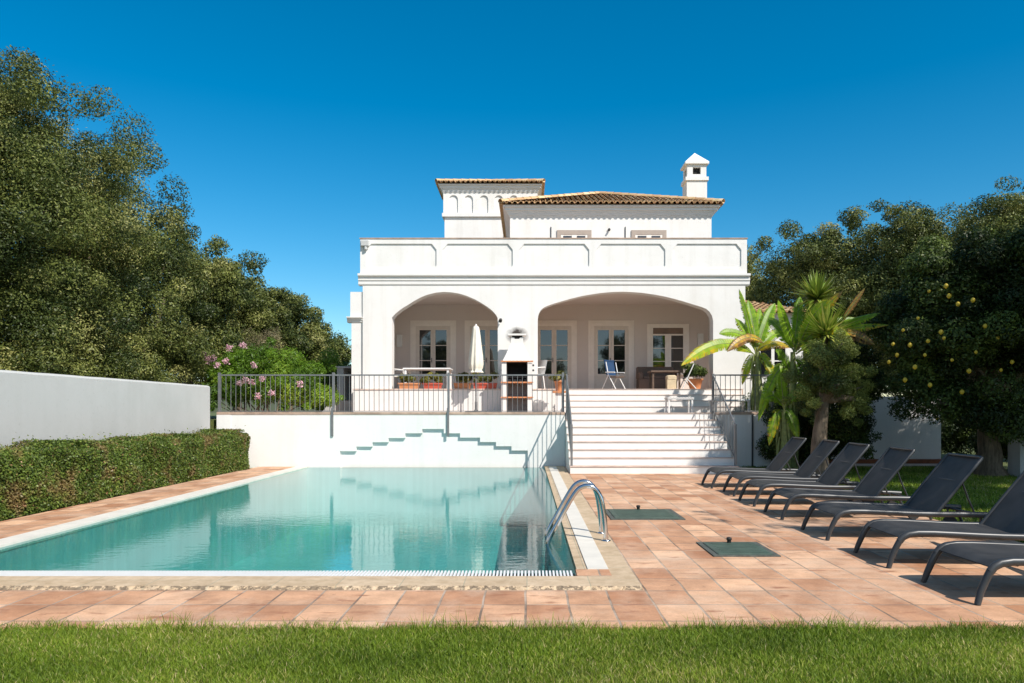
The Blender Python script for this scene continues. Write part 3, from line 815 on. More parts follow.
# arcaded band: five blind niches cut in a 5 cm layer
nich = [(449, 458), (464.4, 473), (479.7, 488.2), (494.5, 503), (509.5, 518)]
poly = [(tx0, zt2)]
for a, b_ in nich:
    xa, xb = PX(a, YT), PX(b_, YT); xm = (xa+xb)/2; r_ = (xb-xa)/2
    poly += [(xa, zt2), (xa, zsp)]
    poly += [(xm-r_*cos(pi*q/8), zsp+r_*sin(pi*q/8)) for q in range(1, 8)]
    poly += [(xb, zsp), (xb, zt2)]
poly += [(tx1, zt2), (tx1, tz_b), (tx0, tz_b)]
tw.prism(poly, 'y', YT-.004, YT+.049)
tw.build('tower_wall', M['facade'], house)
MB().box(tx0-.04, tx1+.04, YT-.09, yt1+.04, PZ(217, YT), zt2-.001).build('tower_band', M['white'], house)
eaves(house, tx0, tx1, YT, yt1, tz_t, tz_b, to)
hip_roof(house, tx0-to-.04, tx1+to+.04, YT-to-.04, yt1+to+.04, tz_t+.03, ((tx0+tx1)/2, YT+1.0, tz_t+.4), 'tower_roof')
# chimney
YC = 26.6
c0, c1 = PX(686.8, YC), PX(707, YC); cw = c1-c0; zc0 = 7.6
chm = MB().box(c0, c1, YC, YC+cw, zc0, PZ(180.5, YC)).box(c0-.05, c1+.05, YC-.05, YC+cw+.05, PZ(180.5, YC), PZ(177, YC))
zo0, zo1 = PZ(174, YC), PZ(167, YC); zcp = PZ(164, YC)
zl = PZ(177, YC)
chm.box(c0+.02, c1-.02, YC+.02, YC+cw-.02, zl, zo0)
q4 = .2
for sx in (0, 1):
    for sy in (0, 1):
        xa = c0+.02+sx*(cw-.04-q4); ya = YC+.02+sy*(cw-.04-q4); chm.box(xa, xa+q4, ya, ya+q4, zo0+.0005, zo1)
chm.box(c0+.02, c1-.02, YC+.02, YC+cw-.02, zo1+.0005, zcp)
cho = chm.build('chimney', M['white'], house)
zk = PZ(162, YC)
xm, ym = (c0+c1)/2, YC+cw/2
e = .065
vs = [(c0-e, YC-e, zcp+.001), (c1+e, YC-e, zcp+.001), (c1+e, YC+cw+e, zcp+.001), (c0-e, YC+cw+e, zcp+.001)]
vs += [(a, b_, zk) for a, b_, _ in vs]+[(xm, ym, PZ(153, YC+cw/2))]
MB().add(vs, [(3, 2, 1, 0), (0, 1, 5, 4), (1, 2, 6, 5), (2, 3, 7, 6), (3, 0, 4, 7), (4, 5, 8), (5, 6, 8), (6, 7, 8), (7, 4, 8)]).build('cap', M['white'], cho)
MB().box(c0+.1, c1-.1, YC+.14, YC+cw-.12, zo0+.001, zo1-.001).build('flue', M['soot'], cho)
# left wing
YL = 21.27
wl0, wl1 = PX(351.5, YL), XL-.002
MB().box(wl0, wl1, YL, YL+6, 1.2, PZ(322, YL)).build('wing_wall', M['white'], house)
cornice(house, wl0, wl1-.13, YL, PZ(317, YL), PZ(322.5, YL), 'wing_cornice')
MB().box(wl0-.03, wl1, YL-.02, YL+.2, PZ(317, YL)+.001, PZ(292, YL)).box(wl0-.03, wl0+.17, YL+.2, YL+5, PZ(317, YL)+.001, PZ(292, YL)).build('wing_parapet', M['white'], house)
# right wing
YR = 24.6
rx0, rx1 = XR+.002, PX(803, YR)
o = MB().box(rx0, rx1, YR, YR+5, -.02, PZ(313, YR)).build('side_wing', M['white'], house)
mb = MB(); rn = []
roof_face(mb, rn, (rx0, YR-.25, PZ(312, YR-.25)), (rx1+.3, YR-.25, PZ(312, YR-.25)), (rx0, YR+3, PZ(312, YR)+.80), (rx1-1.2, YR+3, PZ(312, YR)+.80))
me = mb.mesh('side_roof'); rnd_attr(me, rn); link('side_roof', me, M['roof'], house)
xa, xb, za, zb = PX(760, YR), PX(785, YR), PZ(375, YR), PZ(347, YR)
xc = (xa+xb)/2
wo = MB().box(xa-.08, xa, YR-.05, YR-.001, za, zb+.08).box(xb, xb+.08, YR-.05, YR-.001, za, zb+.08).box(xa, xb, YR-.05, YR-.001, zb, zb+.08).build('window', M['whitepaint'], house)
MB().box(xc-.05, xc+.05, YR-.04, YR-.001, za, zb).box(xa, xb, YR-.035, YR-.02, (za+zb)/2-.02, (za+zb)/2+.02).build('frame', M['whitepaint'], wo)
MB().box(xa, xb, YR-.015, YR-.001, za, zb).build('glass', M['glass'], wo)

# small grey outbuilding beside the terrace's left end
ob = empty('outside_stair', (-5.4, 22.2, SLAB), 'grey rendered side stair block left of the planter wall', 'stair block')
MB().box(PX(337, 22), PX(343.5, 22), 22, 23.5, SLAB, PZ(368, 22)).box(PX(343.6, 22), wl0-.01, 22.9, 23.5, SLAB, PZ(368, 22)-.03).box(PX(343.6, 22), wl0-.01, 22.0, 22.6, SLAB+.0, SLAB+.35).box(PX(343.6, 22), wl0-.01, 22.6, 22.89, SLAB, SLAB+.6).build('block', M['greywall'], ob)
MB().box(PX(337, 22)-.03, wl0-.01, 21.96, 23.52, PZ(368, 22)+.001, PZ(368, 22)+.05).build('cap', M['greywall'], ob)
MB().prism([(PX(322, 22), SLAB+.001), (PX(337, 22)-.001, SLAB+.001), (PX(337, 22)-.001, PZ(393, 22))], 'y', 22.0, 22.25).build('ramp_wall', M['greywall'], ob)

# ================================================================== RAILINGS
def baluster(parent, x0, y0, z0, z1, r=.008, x1=None, y1=None):
    MB().tube([(x0, y0, z0), (x1 if x1 is not None else x0, y1 if y1 is not None else y0, z1)], r, 6, caps=False).build('baluster', M['rail'], parent)
TY = 18.40
TOPZ = PZ(375, TY); BOTZ = PZ(411.2, TY)
ra = empty('terrace_railing', (-3.4, TY, SLAB), 'long grey metal railing on top of the retaining wall by the pool', 'railing')
xa, xb = PX(218.5, TY), .93
MB().box(xa, xb, TY-.018, TY+.018, TOPZ-.02, TOPZ+.015).build('top_rail', M['rail'], ra)
MB().box(xa, xb, TY-.012, TY+.012, BOTZ-.008, BOTZ+.010).build('bottom_rail', M['rail'], ra)
for pxp in (219.5, 333.5, 448.5, 563):
    xp = PX(pxp, TY); mid_ = pxp in (333.5, 448.5)
    MB().box(xp-.028, xp+.028, TY-.03, TY+.03, SLAB+.02, TOPZ+.06).build('post', M['rail'], ra)
    if mid_:
        MB().box(xp-.028, xp+.028, 18.262, 18.286, PZ(436.5, 18.2), SLAB+.12).box(xp-.028, xp+.028, 18.287, TY-.031, SLAB+.06, SLAB+.11).build('wall_bracket', M['rail'], ra)
n = 70
for i in range(n):
    x = xa+(xb-xa)*(i+.5)/n; baluster(ra, x, TY, BOTZ, TOPZ-.02)
rb = empty('terrace_railing', (5.4, TY, SLAB), 'short grey metal railing on the wall right of the steps', 'railing')
xa, xb = PX(713, TY), PX(772.5, TY)
MB().box(xa, xb, TY-.018, TY+.018, TOPZ-.02, TOPZ+.015).box(xb-.03, xb, TY+.019, 20.5, TOPZ-.02, TOPZ+.015).build('top_rail', M['rail'], rb)
MB().box(xa, xb, TY-.012, TY+.012, BOTZ-.008, BOTZ+.010).build('bottom_rail', M['rail'], rb)
for x in (xa, xb):
    MB().box(x-.028, x+.028, TY-.03, TY+.03, SLAB+.02, TOPZ+.03).build('post', M['rail'], rb)
xp = PX(774, 18.2)
MB().box(xp-.028, xp+.028, 18.262, 18.286, PZ(436.5, 18.2), SLAB+.12).box(xp-.028, xp+.028, 18.287, TY-.031, SLAB+.06, SLAB+.11).build('wall_bracket', M['rail'], rb)
for i in range(12): baluster(rb, xa+(xb-xa)*(i+.5)/12, TY, BOTZ, TOPZ-.02)
def stair_rail(x, label):
    r = empty('stair_railing', (x, 17.3, 0), label, 'railing')
    y0, y1 = 16.36, 18.36
    zt0, zb0 = PZ(425, y0), PZ(464, y0)
    zt1 = TOPZ
    zb1 = BOTZ+.05
    MB().tube([(x, y0, zt0), (x, y1, zt1)], .019, 8).build('top_rail', M['rail'], r)
    MB().tube([(x, y0, zb0+.1), (x, y1, zb1)], .013, 8).build('bottom_rail', M['rail'], r)
    MB().box(x-.025, x+.025, y0-.025, y0+.025, .165, zt0+.015).build('post', M['rail'], r)
    MB().box(x-.025, x+.025, y1-.065, y1-.015, 1.17, zt1+.015).build('post', M['rail'], r)
    for i in range(1, 16):
        t = i/16; y = y0+(y1-y0)*t
        baluster(r, x, y, zb0+.1+(zb1-zb0-.1)*t, zt0+(zt1-zt0)*t)
stair_rail(.985, 'sloping grey metal handrail on the pool side of the wide steps')
stair_rail(4.61, 'sloping grey metal handrail on the right side of the wide steps')
# side rail of upper flight on the left (next to the flower pot)

# ================================================================== BOUNDARY WALLS
bw = empty('boundary_wall', (-7.75, 12, 0), 'long plain grey-white boundary wall behind the clipped hedge', 'wall')
WX = -7.72; zt = 1.995
prof = [(WX, -.05), (WX, zt-.04), (WX-.03, zt-.01), (WX-.08, zt), (WX-.17, zt), (WX-.22, zt-.01), (WX-.25, zt-.04), (WX-.25, -.05)]
# stretched along Y with a rounded end
mb = MB(); ys_ = np.concatenate([np.linspace(-6, 18.02, 50)]); rgw = np.random.default_rng(3)
vs = []; n = len(prof)
for j, y in enumerate(ys_):
    dz = rgw.uniform(-.004, .004)
    for (x, z) in prof: vs.append((x, y, z+(dz if z > 1 else 0)))
fs = [(j*n+i, j*n+(i+1) % n, (j+1)*n+(i+1) % n, (j+1)*n+i) for j in range(len(ys_)-1) for i in range(n)]
last = (len(ys_)-1)*n
for (x, z) in prof: vs.append((x+(.03 if x < WX-.1 else -.03), 18.06, z-(.03 if z > 1 else 0)))
m_ = len(ys_)*n
fs += [(last+i, last+(i+1) % n, m_+(i+1) % n, m_+i) for i in range(n)]+[tuple(m_+i for i in range(n))]
mb.add(vs, fs).build('wall', M['wallgrey'], bw)
# right garden wall in the shade
gw = empty('garden_wall', (9.4, 19.3, 0), 'white garden wall shaded by the lemon tree behind the lawn', 'wall')
gx0, gx1 = 6.9, PX(931, 19.2)
MB().box(gx0, gx1, 19.2, 19.5, .0, 1.75).build('wall', M['white'], gw)
MB().box(gx1+.001, gx1+.26, 19.2, 30, 0, 1.75).build('return_wall', M['white'], gw)
MB().box(7.2, 11.2, 18.2, 19.19, -.029, .03).build('garden_path', M['pinkpave'], kind='structure')
MB().box(7.2, 11.2, 18.9, 19.19, .031, .13).build('flower_bed', M['redsoil'], kind='structure')
gp = empty('gate_pillar', (8.7, 12.9, 0), 'pale weathered stone pillar at the far right beyond the lemon tree', 'pillar')
px_ = PX(1017, 15.5)
gp.location = (px_+.2, 15.6, 0)
MB().box(px_, px_+.42, 15.4, 15.8, -.03, PZ(428, 15.4)).build('shaft', M['wallgrey'], gp)
MB().box(px_-.03, px_+.45, 15.37, 15.83, PZ(428, 15.4)+.001, PZ(425, 15.4)).build('cap', M['wallgrey'], gp)

# ================================================================== POOL LADDER
pl = empty('pool_ladder', (.7, 8, 0), 'curved chrome handrails of the pool ladder at the near corner', 'ladder')
def ladder_rail(y):
    pts = [(.835, y, .018), (.83, y, .15), (.81, y, .33), (.785, y, .46), (.745, y, .545), (.68, y, .595), (.61, y, .6), (.545, y, .57), (.49, y, .50), (.42, y, .38), (.33, y, .215), (.24, y, .06), (.205, y, -.06), (.20, y, -.3), (.20, y, -.95)]
    # smooth by midpoint subdivision
    for _ in range(2):
        q = [pts[0]]
        for a, b_ in zip(pts[:-1], pts[1:]):
            a, b_ = Vector(a), Vector(b_); q += [tuple(a*.75+b_*.25), tuple(a*.25+b_*.75)]
        q.append(pts[-1]); pts = q
    MB().tube(pts, .026, 14).build('handrail', M['chrome'], pl)
    MB().lathe(.835, y, [(.05, .0185), (.05, .026), (.035, .032), (.024, .034)], 16).build('floor_flange', M['chrome'], pl)
ladder_rail(7.82); ladder_rail(8.30)
for zz in (-.25, -.5, -.75): MB().box(.17, .25, 7.845, 8.275, zz, zz+.03).build('tread', M['chrome'], pl)

# ================================================================== HATCHES
def hatch(cx, cy, w, d, label, rz=0):
    h = empty('hatch_cover', (cx, cy, 0), label, 'hatch cover', 'green hatch covers set in the terracotta paving', rz)
    fo = MB().box(-w/2, w/2, -d/2, -d/2+.05, .001, .012).box(-w/2, w/2, d/2-.05, d/2, .001, .012).box(-w/2, -w/2+.05, -d/2+.05, d/2-.05, .001, .012).box(w/2-.05, w/2, -d/2+.05, d/2-.05, .001, .012)
    me = fo.mesh('frame'); me.materials.append(M['hatchframe']); o = bpy.data.objects.new('frame', me); COL.objects.link(o); o.parent = h
    pm = MB().bbox(-w/2+.055, w/2-.055, -d/2+.055, d/2-.055, .001, .02, .006)
    for k in range(-3, 4): pm.box(-w/2+.12, w/2-.12, k*d*.11-.004, k*d*.11+.004, .0201, .023)
    me = pm.mesh('plate'); me.materials.append(M['hatchgreen']); o = bpy.data.objects.new('plate', me); COL.objects.link(o); o.parent = h
    kb = MB().lathe(0, d/2-.1, [(.022, .02), (.022, .05), (.03, .055), (.026, .075), (.01, .08)], 12)
    me = kb.mesh('knob'); me.materials.append(M['rubber']); o = bpy.data.objects.new('knob', me); COL.objects.link(o); o.parent = h
hatch(1.545, 9.9, .95, .95, 'larger square green hatch cover close to the pool ladder')
hatch(2.10, 7.42, .64, .74, 'smaller green hatch cover in the paving in front of the loungers')

# ================================================================== LOUNGERS
def make_lounger():
    r = empty('sun_lounger', (0, 0, 0))
    W = .68; rad = .025
    prof = [(.10, .235), (.13, .272), (.18, .297), (.26, .308), (.40, .307), (.60, .298), (.80, .288), (1.0, .280), (1.2, .276), (1.45, .275), (1.7, .270), (1.85, .262)]
    for s in (0, 1):
        y = s*W
        MB().tube([(a, y, z) for a, z in prof], rad, 10, flat=1.25).build('side_rail', M['frame'], r)
        MB().tube([(0, y-(.012 if s == 0 else -.012), .0), (.03, y, .09), (.068, y, .175), (.10, y, .236)], [.022, .025, .027, .027], 10).build('leg', M['frame'], r)
        MB().tube([(1.80, y, .25), (1.86, y, .12), (1.90, y, .0)], .018, 8).build('leg', M['frame'], r)
        wl = MB().tube([(1.70, y-.02+(.05 if s == 0 else -.05), .082), (1.70, y+.02+(.05 if s == 0 else -.05), .082)], .082, 20).build('wheel', M['rubber'], r)
        MB().tube([(1.70, y+(.05 if s == 0 else -.05), .082), (1.68, y+(.03 if s == 0 else -.03), .26)], .013, 6).build('wheel_fork', M['frame'], r)
    MB().tube([(.30, 0, .285), (.30, W, .285)], .014, 8).tube([(1.2, 0, .255), (1.2, W, .255)], .014, 8).tube([(1.72, 0, .255), (1.72, W, .255)], .014, 8).build('cross_bar', M['frame'], r)
    sp = [p for p in prof if p[0] < 1.21]
    xs_ = [p[0] for p in sp]; zs_ = [p[1] for p in sp]
    def seat(u, v):
        x = .112+(1.225-.112)*u; z = float(np.interp(x, xs_, zs_))+.018
        return (x, .012+v*(W-.024), z-.028*sin(pi*v)*min(1, u*6)*(1-.3*u))
    def thick(fn, t=.006):
        mb = MB(); nu, nv = 24, 8; mb.grid(fn, nu, nv)
        mb.grid(lambda u, v: (fn(u, v)[0], fn(u, v)[1], fn(u, v)[2]-t), nu, nv)
        return mb
    thick(seat).build('seat_sling', M['sling'], r)
    # backrest
    b0, b1 = Vector((1.2, 0, .285)), Vector((1.70, 0, .885)); d = (b1-b0)
    def back(u, v):
        p = b0+d*u; s = .02*sin(pi*v); return (p.x+s*.77+.0*u, .03+v*(W-.06), p.z-s*.64+.012*sin(pi*u))
    bo = thick(back).build('backrest', M['sling'], r)
    mb = MB()
    for y in (.022, W-.022):
        mb.tube([(b0+d*(-.03))+Vector((0, y, 0)), b0+d*.5+Vector((0, y, .006)), b0+d*.97+Vector((0, y, 0)), b1+Vector((0, y+(.012 if y < .3 else -.012), 0))], .0165, 8, flat=1.3)
    mb.tube([(b1.x, .034, b1.z), (b1.x, W-.034, b1.z)], .0165, 8)
    mb.build('frame', M['frame'], bo)
    mb = MB()
    for y in (.06, W-.06): mb.tube([(1.50, y, .62), (1.56, y, .45), (1.64, y, .27)], .011, 6)
    mb.tube([(1.50, .06, .62), (1.50, W-.06, .62)], .011, 6)
    mb.build('backrest_support', M['frame'], r)
    return r
LG = 'charcoal sun loungers in a row on the right of the deck'
lpos = [(3.14, 4.04, None), (3.23, 5.32, 'grey lounger nearest the lawn, its foot end cut by the right edge'),
        (3.20, 6.56, None), (3.22, 7.95, None), (3.25, 9.45, None), (3.29, 10.74, None), (3.35, 12.0, None), (3.29, 13.2, None)]
lpos = lpos[1:]
llab = ['charcoal lounger nearest the camera, cropped by the right edge of the photo',
        'second charcoal lounger from the front lawn, backrest at the right edge',
        'charcoal lounger level with the small hatch, third from the front lawn',
        'fourth charcoal lounger from the lawn, with one wheel showing under its rail',
        'charcoal lounger in the middle distance, third from the white steps',
        'charcoal lounger second from the white steps, before the olive trunk',
        'charcoal lounger farthest from the camera, nearest the white steps']
proto = make_lounger()
for i, (x, y, _) in enumerate(lpos):
    o = proto if i == 0 else copy_tree(proto)
    o.location = (x, y, .001); o.rotation_euler.z = radians([1, -1.2, .6, -.6, 1, -1.5, .4][i])
    tag(o, llab[i], 'sun lounger', LG)

# ================================================================== BARBECUE, UMBRELLA, FURNITURE
def barbecue():
    y0 = 20.3; xc = PX(517, y0); w = .42; d = .6
    b = empty('barbecue', (xc, y0, SLAB), 'white masonry barbecue with tapered hood against the villa pillar', 'barbecue')
    z = lambda py: PZ(py, y0)
    zb = SLAB
    m = MB()
    m.box(xc-w, xc-w+.13, y0, y0+d, zb, z(363)).box(xc+w-.13, xc+w, y0, y0+d, zb, z(363)).box(xc-w+.13, xc+w-.13, y0+d-.08, y0+d, zb, z(363))
    MB().box(xc-w+.151, xc+w-.151, y0+d-.12, y0+d-.101, z(397), z(384)).build('shelf_back', M['rail'], b)
    # hood
    hw, hz0, hz1 = w-.02, z(361), z(343)
    nw = .17; ny0, ny1 = y0+.2, y0+.2+.34
    ring0 = [(xc-hw, y0, hz0), (xc+hw, y0, hz0), (xc+hw, y0+d, hz0), (xc-hw, y0+d, hz0)]
    ringm = [(xc-hw*.78, y0+.04, z(355)), (xc+hw*.78, y0+.04, z(355)), (xc+hw*.78, y0+d-.02, z(355)), (xc-hw*.78, y0+d-.02, z(355))]
    ring1 = [(xc-nw, ny0, hz1), (xc+nw, ny0, hz1), (xc+nw, ny1, hz1), (xc-nw, ny1, hz1)]
    ring2 = [(a, b_, z(336.5)) for a, b_, _ in ring1]
    vs = ring0+ringm+ring1+ring2; fs = [(3, 2, 1, 0)]
    for k in range(3):
        for i in range(4): j = (i+1) % 4; fs.append((k*4+i, k*4+j, k*4+4+j, k*4+4+i))
    fs.append((12, 13, 14, 15)); m2 = MB().add(vs, fs)
    m.build('body', M['white'], b)
    ho = m2.build('hood', M['white'], b)
    # cap on small feet with opening
    MB().box(xc-nw-.08, xc+nw+.08, ny0-.06, ny1+.06, z(334.8), z(333)).prism([(xc-nw, z(336.4)), (xc-nw+.03, z(336.4)), (xc-nw+.03, z(334.9)), (xc-nw, z(334.9))], 'y', ny0, ny1).prism([(xc+nw-.03, z(336.4)), (xc+nw, z(336.4)), (xc+nw, z(334.9)), (xc+nw-.03, z(334.9))], 'y', ny0, ny1).build('cap', M['white'], ho)
    MB().prism([(xc-.1, z(335.4)), (xc+.1, z(335.4)), (xc+.06, z(338)), (xc-.06, z(338))], 'y', ny0-.006, ny0+.02).box(xc-nw+.031, xc+nw-.031, ny0+.01, ny1-.01, z(336.4), z(334.9)).build('flue', M['soot'], ho)
    # fire chamber, shelves
    MB().box(xc-w+.131, xc-w+.15, y0+.02, y0+d-.081, z(383), z(362)).box(xc+w-.15, xc+w-.131, y0+.02, y0+d-.081, z(383), z(362)).box(xc-w+.151, xc+w-.151, y0+d-.1, y0+d-.081, z(383), z(362)).box(xc-w+.151, xc+w-.151, y0+.02, y0+d-.1, z(362.6), z(362)).build('fire_chamber', M['soot'], b)
    for py in (362, 383, 398): # brick edged shelves
        s = MB()
        k = 9; ww = (w+.03)*2
        for i in range(k): s.box(xc-w-.03+ww*i/k+.006, xc-w-.03+ww*(i+1)/k-.006, y0-.04, y0+.019, z(py), z(py)+.036)
        s.box(xc-w+.132, xc+w-.132, y0+.0195, y0+d-.082, z(py)+.005, z(py)+.032)
        s.build('shelf', M['terracotta'], b)
    MB().box(xc-w+.132, xc+w-.132, y0+d-.14, y0+d-.11, SLAB, z(399)).build('wood_store_back', M['rail'], b)
    g_ = MB()
    for i in range(9): g_.tube([(xc-w+.17+i*.06, y0+.03, z(377)), (xc-w+.17+i*.06, y0+.45, z(377))], .006, 6)
    g_.tube([(xc-w+.151, y0+.04, z(377)), (xc+w-.151, y0+.04, z(377))], .008, 6)
    for i in range(4): g_.box(xc-.25+i*.15, xc-.17+i*.15, y0+.1, y0+.2, z(382), z(379))
    g_.build('grill', M['frame'], b)
    for sx in (-1, 1):
        for py in (371, 366): MB().box(xc+sx*(w+.012)-.012, xc+sx*(w+.012)+.04*(sx > 0), y0+.1, y0+.18, z(py), z(py)+.05).build('hook', M['frame'], b)
barbecue()

def umbrella():
    y = 20.45; x = PX(476, y); u = empty('closed_parasol', (x, y, SLAB), 'folded cream parasol on a grey pole and base, left of barbecue', 'parasol')
    z = lambda py: PZ(py, y)
    MB().tube([(x, y, SLAB+.02), (x, y, z(325.8))], .022, 10).build('pole', M['rail'], u)
    MB().box(x-.3, x+.3, y-.035, y+.035, SLAB, SLAB+.05).box(x-.035, x+.035, y-.3, y+.3, SLAB+.0501, SLAB+.08).tube([(x, y, SLAB+.05), (x, y, SLAB+.3)], .035, 10).build('base', M['rail'], u)
    mb = MB(); prof = [(.02, 325.5), (.07, 327), (.085, 330), (.10, 335), (.125, 345), (.155, 356), (.165, 364), (.15, 368), (.12, 370), (.16, 372.5)]
    seg = 48; vs = []
    for i, (r_, py) in enumerate(prof):
        t = i/len(prof)
        for k in range(seg):
            a = 2*pi*k/seg; rr = 1.14*r_*(1+.22*t*sin(8*a+.5*sin(3*a)+i*.12)); vs.append((x+rr*cos(a), y+rr*sin(a), z(py)))
    fs = [(i*seg+k, i*seg+(k+1) % seg, (i+1)*seg+(k+1) % seg, (i+1)*seg+k) for i in range(len(prof)-1) for k in range(seg)]
    mb.add(vs, fs, True).build('canopy', M['canvas'], u)
    MB().lathe(x, y, [(.022, z(325.6)), (.03, z(325)), (.022, z(324.4)), (.004, z(324))], 12).build('finial', M['plastic'], u)
    MB().lathe(x, y, [(.125, z(369)), (.14, z(369.6)), (.125, z(370.4))], 24, caps=False).build('tie_strap', M['canvas'], u)
umbrella()

def dining_table():
    y = 22.2; x0, x1 = PX(405, y), PX(452, y); zt = UP+.60
    t = empty('dining_table', ((x0+x1)/2, y, UP), 'long white outdoor table seen over the plant troughs', 'table')
    MB().bbox(x0, x1, y-.45, y+.45, zt, zt+.04, .008).build('table_top', M['plastic'], t)
    for a in (x0+.05, x1-.11):
        for b_ in (y-.42, y+.36): MB().box(a, a+.06, b_, b_+.06, UP+.002, zt).build('leg', M['plastic'], t)
dining_table()
def monobloc(x, y, rz, label):
    c = empty('white_chair', (0, 0, 0), label, 'chair', 'white plastic chairs on the veranda')
    MB().bbox(-.23, .23, -.22, .22, .42, .45, .012).build('seat', M['plastic'], c)
    MB().grid(lambda u, v: (-.22+.44*u, .21+.10*v-.03*sin(pi*u), .46+.42*v), 8, 6).grid(lambda u, v: (-.22+.44*u, .235+.10*v-.03*sin(pi*u), .46+.42*v), 8, 6).build('backrest', M['plastic'], c)
    for sx in (-1, 1):
        for sy in (-1, 1): MB().tube([(sx*.2, sy*.19, .42), (sx*.24, sy*.23, 0)], [.02, .016], 8).build('leg', M['plastic'], c)
        MB().tube([(sx*.24, -.18, .44), (sx*.25, -.17, .63), (sx*.25, .1, .65), (sx*.22, .25, .66)], .017, 8).build('armrest', M['plastic'], c)
    c.location = (x, y, UP+.002); c.rotation_euler.z = rz
monobloc(PX(398, 23), 22.9, radians(100), 'white plastic chair at the left end of the long table')
monobloc(PX(534, 21.9), 21.9, radians(-60), 'white plastic chair just right of the barbecue')

def folding_chair():
    y = 21.9; x = PX(613, y); c = empty('folding_chair', (x, y, UP), 'white folding chair with navy blue back in front of door', 'chair')
    for s in (-.25, .25):
        MB().tube([(x-.28, y+s, UP+.012), (x+.02, y+s, UP+.52)], .016, 8).tube([(x+.34, y+s, UP+.012), (x+.0, y+s, UP+.52), (x-.1, y+s, UP+.95)], .016, 8).build('side_frame', M['plastic'], c)
        MB().tube([(x-.12, y+s, UP+.60), (x+.3, y+s, UP+.58)], .02, 8).build('armrest', M['plastic'], c)
    MB().grid(lambda u, v: (x-.07-.12*v, y-.24+.48*u, UP+.5+.52*v), 4, 4).grid(lambda u, v: (x-.09-.12*v, y-.24+.48*u, UP+.5+.52*v), 4, 4).box(x-.2, x-.17, y-.26, y+.26, UP+.98, UP+1.03).build('backrest', M['blue'], c)
    MB().bbox(x-.1, x+.36, y-.23, y+.23, UP+.42, UP+.45, .008).build('seat', M['wood'], c)
    c.rotation_euler.z = radians(-48); c.scale = (.86, .86, .86)
folding_chair()
def sofa():
    y = 23.0; x0, x1 = PX(640, 22.9), PX(678, 22.9)
    s = empty('wicker_sofa', ((x0+x1)/2, y, UP), 'brown wicker sofa with high back below the veranda window', 'sofa')
    MB().bbox(x0, x1, y, y+.7, UP+.08, UP+.38, .02).build('base', M['wicker'], s)
    MB().bbox(x0, x1, y+.6, y+.76, UP+.381, UP+.78, .03).build('backrest', M['wicker'], s)
    for a in (x0, x1-.12): MB().bbox(a, a+.12, y, y+.599, UP+.381, UP+.58, .02).build('armrest', M['wicker'], s)
    MB().bbox(x0+.13, x1-.13, y+.02, y+.58, UP+.385, UP+.47, .03).build('cushion', M['wicker'], s)
    xx = x0+.12
    for a in (x0+.05, x1-.09):
        MB().box(a, a+.05, y+.05, y+.1, UP+.002, UP+.08).build('leg', M['wood'], s)
sofa()
def wood_table():
    y = 21.75; x0, x1 = PX(649, y), PX(680, y); t = empty('wooden_table', ((x0+x1)/2, y, UP), 'dark brown wooden table in front of the wicker sofa', 'table')
    MB().bbox(x0, x1, y-.35, y+.35, UP+.50, UP+.545, .008).build('table_top', M['wood'], t)
    for a in (x0+.05, x1-.1):
        for b_ in (y-.3, y+.25): MB().box(a, a+.05, b_, b_+.05, UP+.002, UP+.5).build('leg', M['wood'], t)
wood_table()
def stool():
    y = 21.35; x = PX(671, y); t = empty('low_stool', (x, y, UP), 'small stool with beige cushion beside the wooden table', 'stool')
    MB().bbox(x-.14, x+.14, y-.14, y+.14, UP+.28, UP+.40, .03).build('cushion', M['cushion'], t)
    MB().box(x-.13, x+.13, y-.13, y+.13, UP+.002, UP+.279).build('base', M['cushion'], t)
stool()
def deck_chair():
    y = 21.35; x = PX(688, y); t = empty('deck_chair', (x, y, UP), 'white framed deck chair leaning back beside the potted fern', 'chair')
    for s in (-.22, .22):
        MB().tube([(x-.2, y+s, UP+.01), (x+.12, y+s, UP+.72)], .015, 8).tube([(x+.18, y+s, UP+.01), (x-.1, y+s, UP+.32)], .015, 8).build('side_frame', M['plastic'], t)
    MB().grid(lambda u, v: (x-.12+.24*v, y-.21+.42*u, UP+.3+.42*v-.05*sin(pi*v)), 3, 6).grid(lambda u, v: (x-.115+.24*v, y-.21+.42*u, UP+.3+.42*v-.05*sin(pi*v)), 3, 6).build('sling', M['rail'], t)
deck_chair()
def low_table():
    y = 19.25; x0, x1 = PX(666, y), PX(692, y); zt = PZ(397.5, y)
    t = empty('low_table', ((x0+x1)/2, y, SLAB), 'low white slatted table on the terrace at the head of steps', 'table')
    m = MB()
    for i in range(9): m.box(x0+(x1-x0)*i/9+.006, x0+(x1-x0)*(i+1)/9-.006, y-.25, y+.25, zt-.02, zt)
    m.box(x0, x1, y-.24, y-.2, zt-.05, zt-.0201).box(x0, x1, y+.2, y+.24, zt-.05, zt-.0201)
    m.build('table_top', M['plastic'], t)
    for a in (x0+.02, x1-.06):
        for b_ in (y-.22, y+.18): MB().box(a, a+.04, b_, b_+.04, SLAB+.002, zt-.05).build('leg', M['plastic'], t)
low_table()
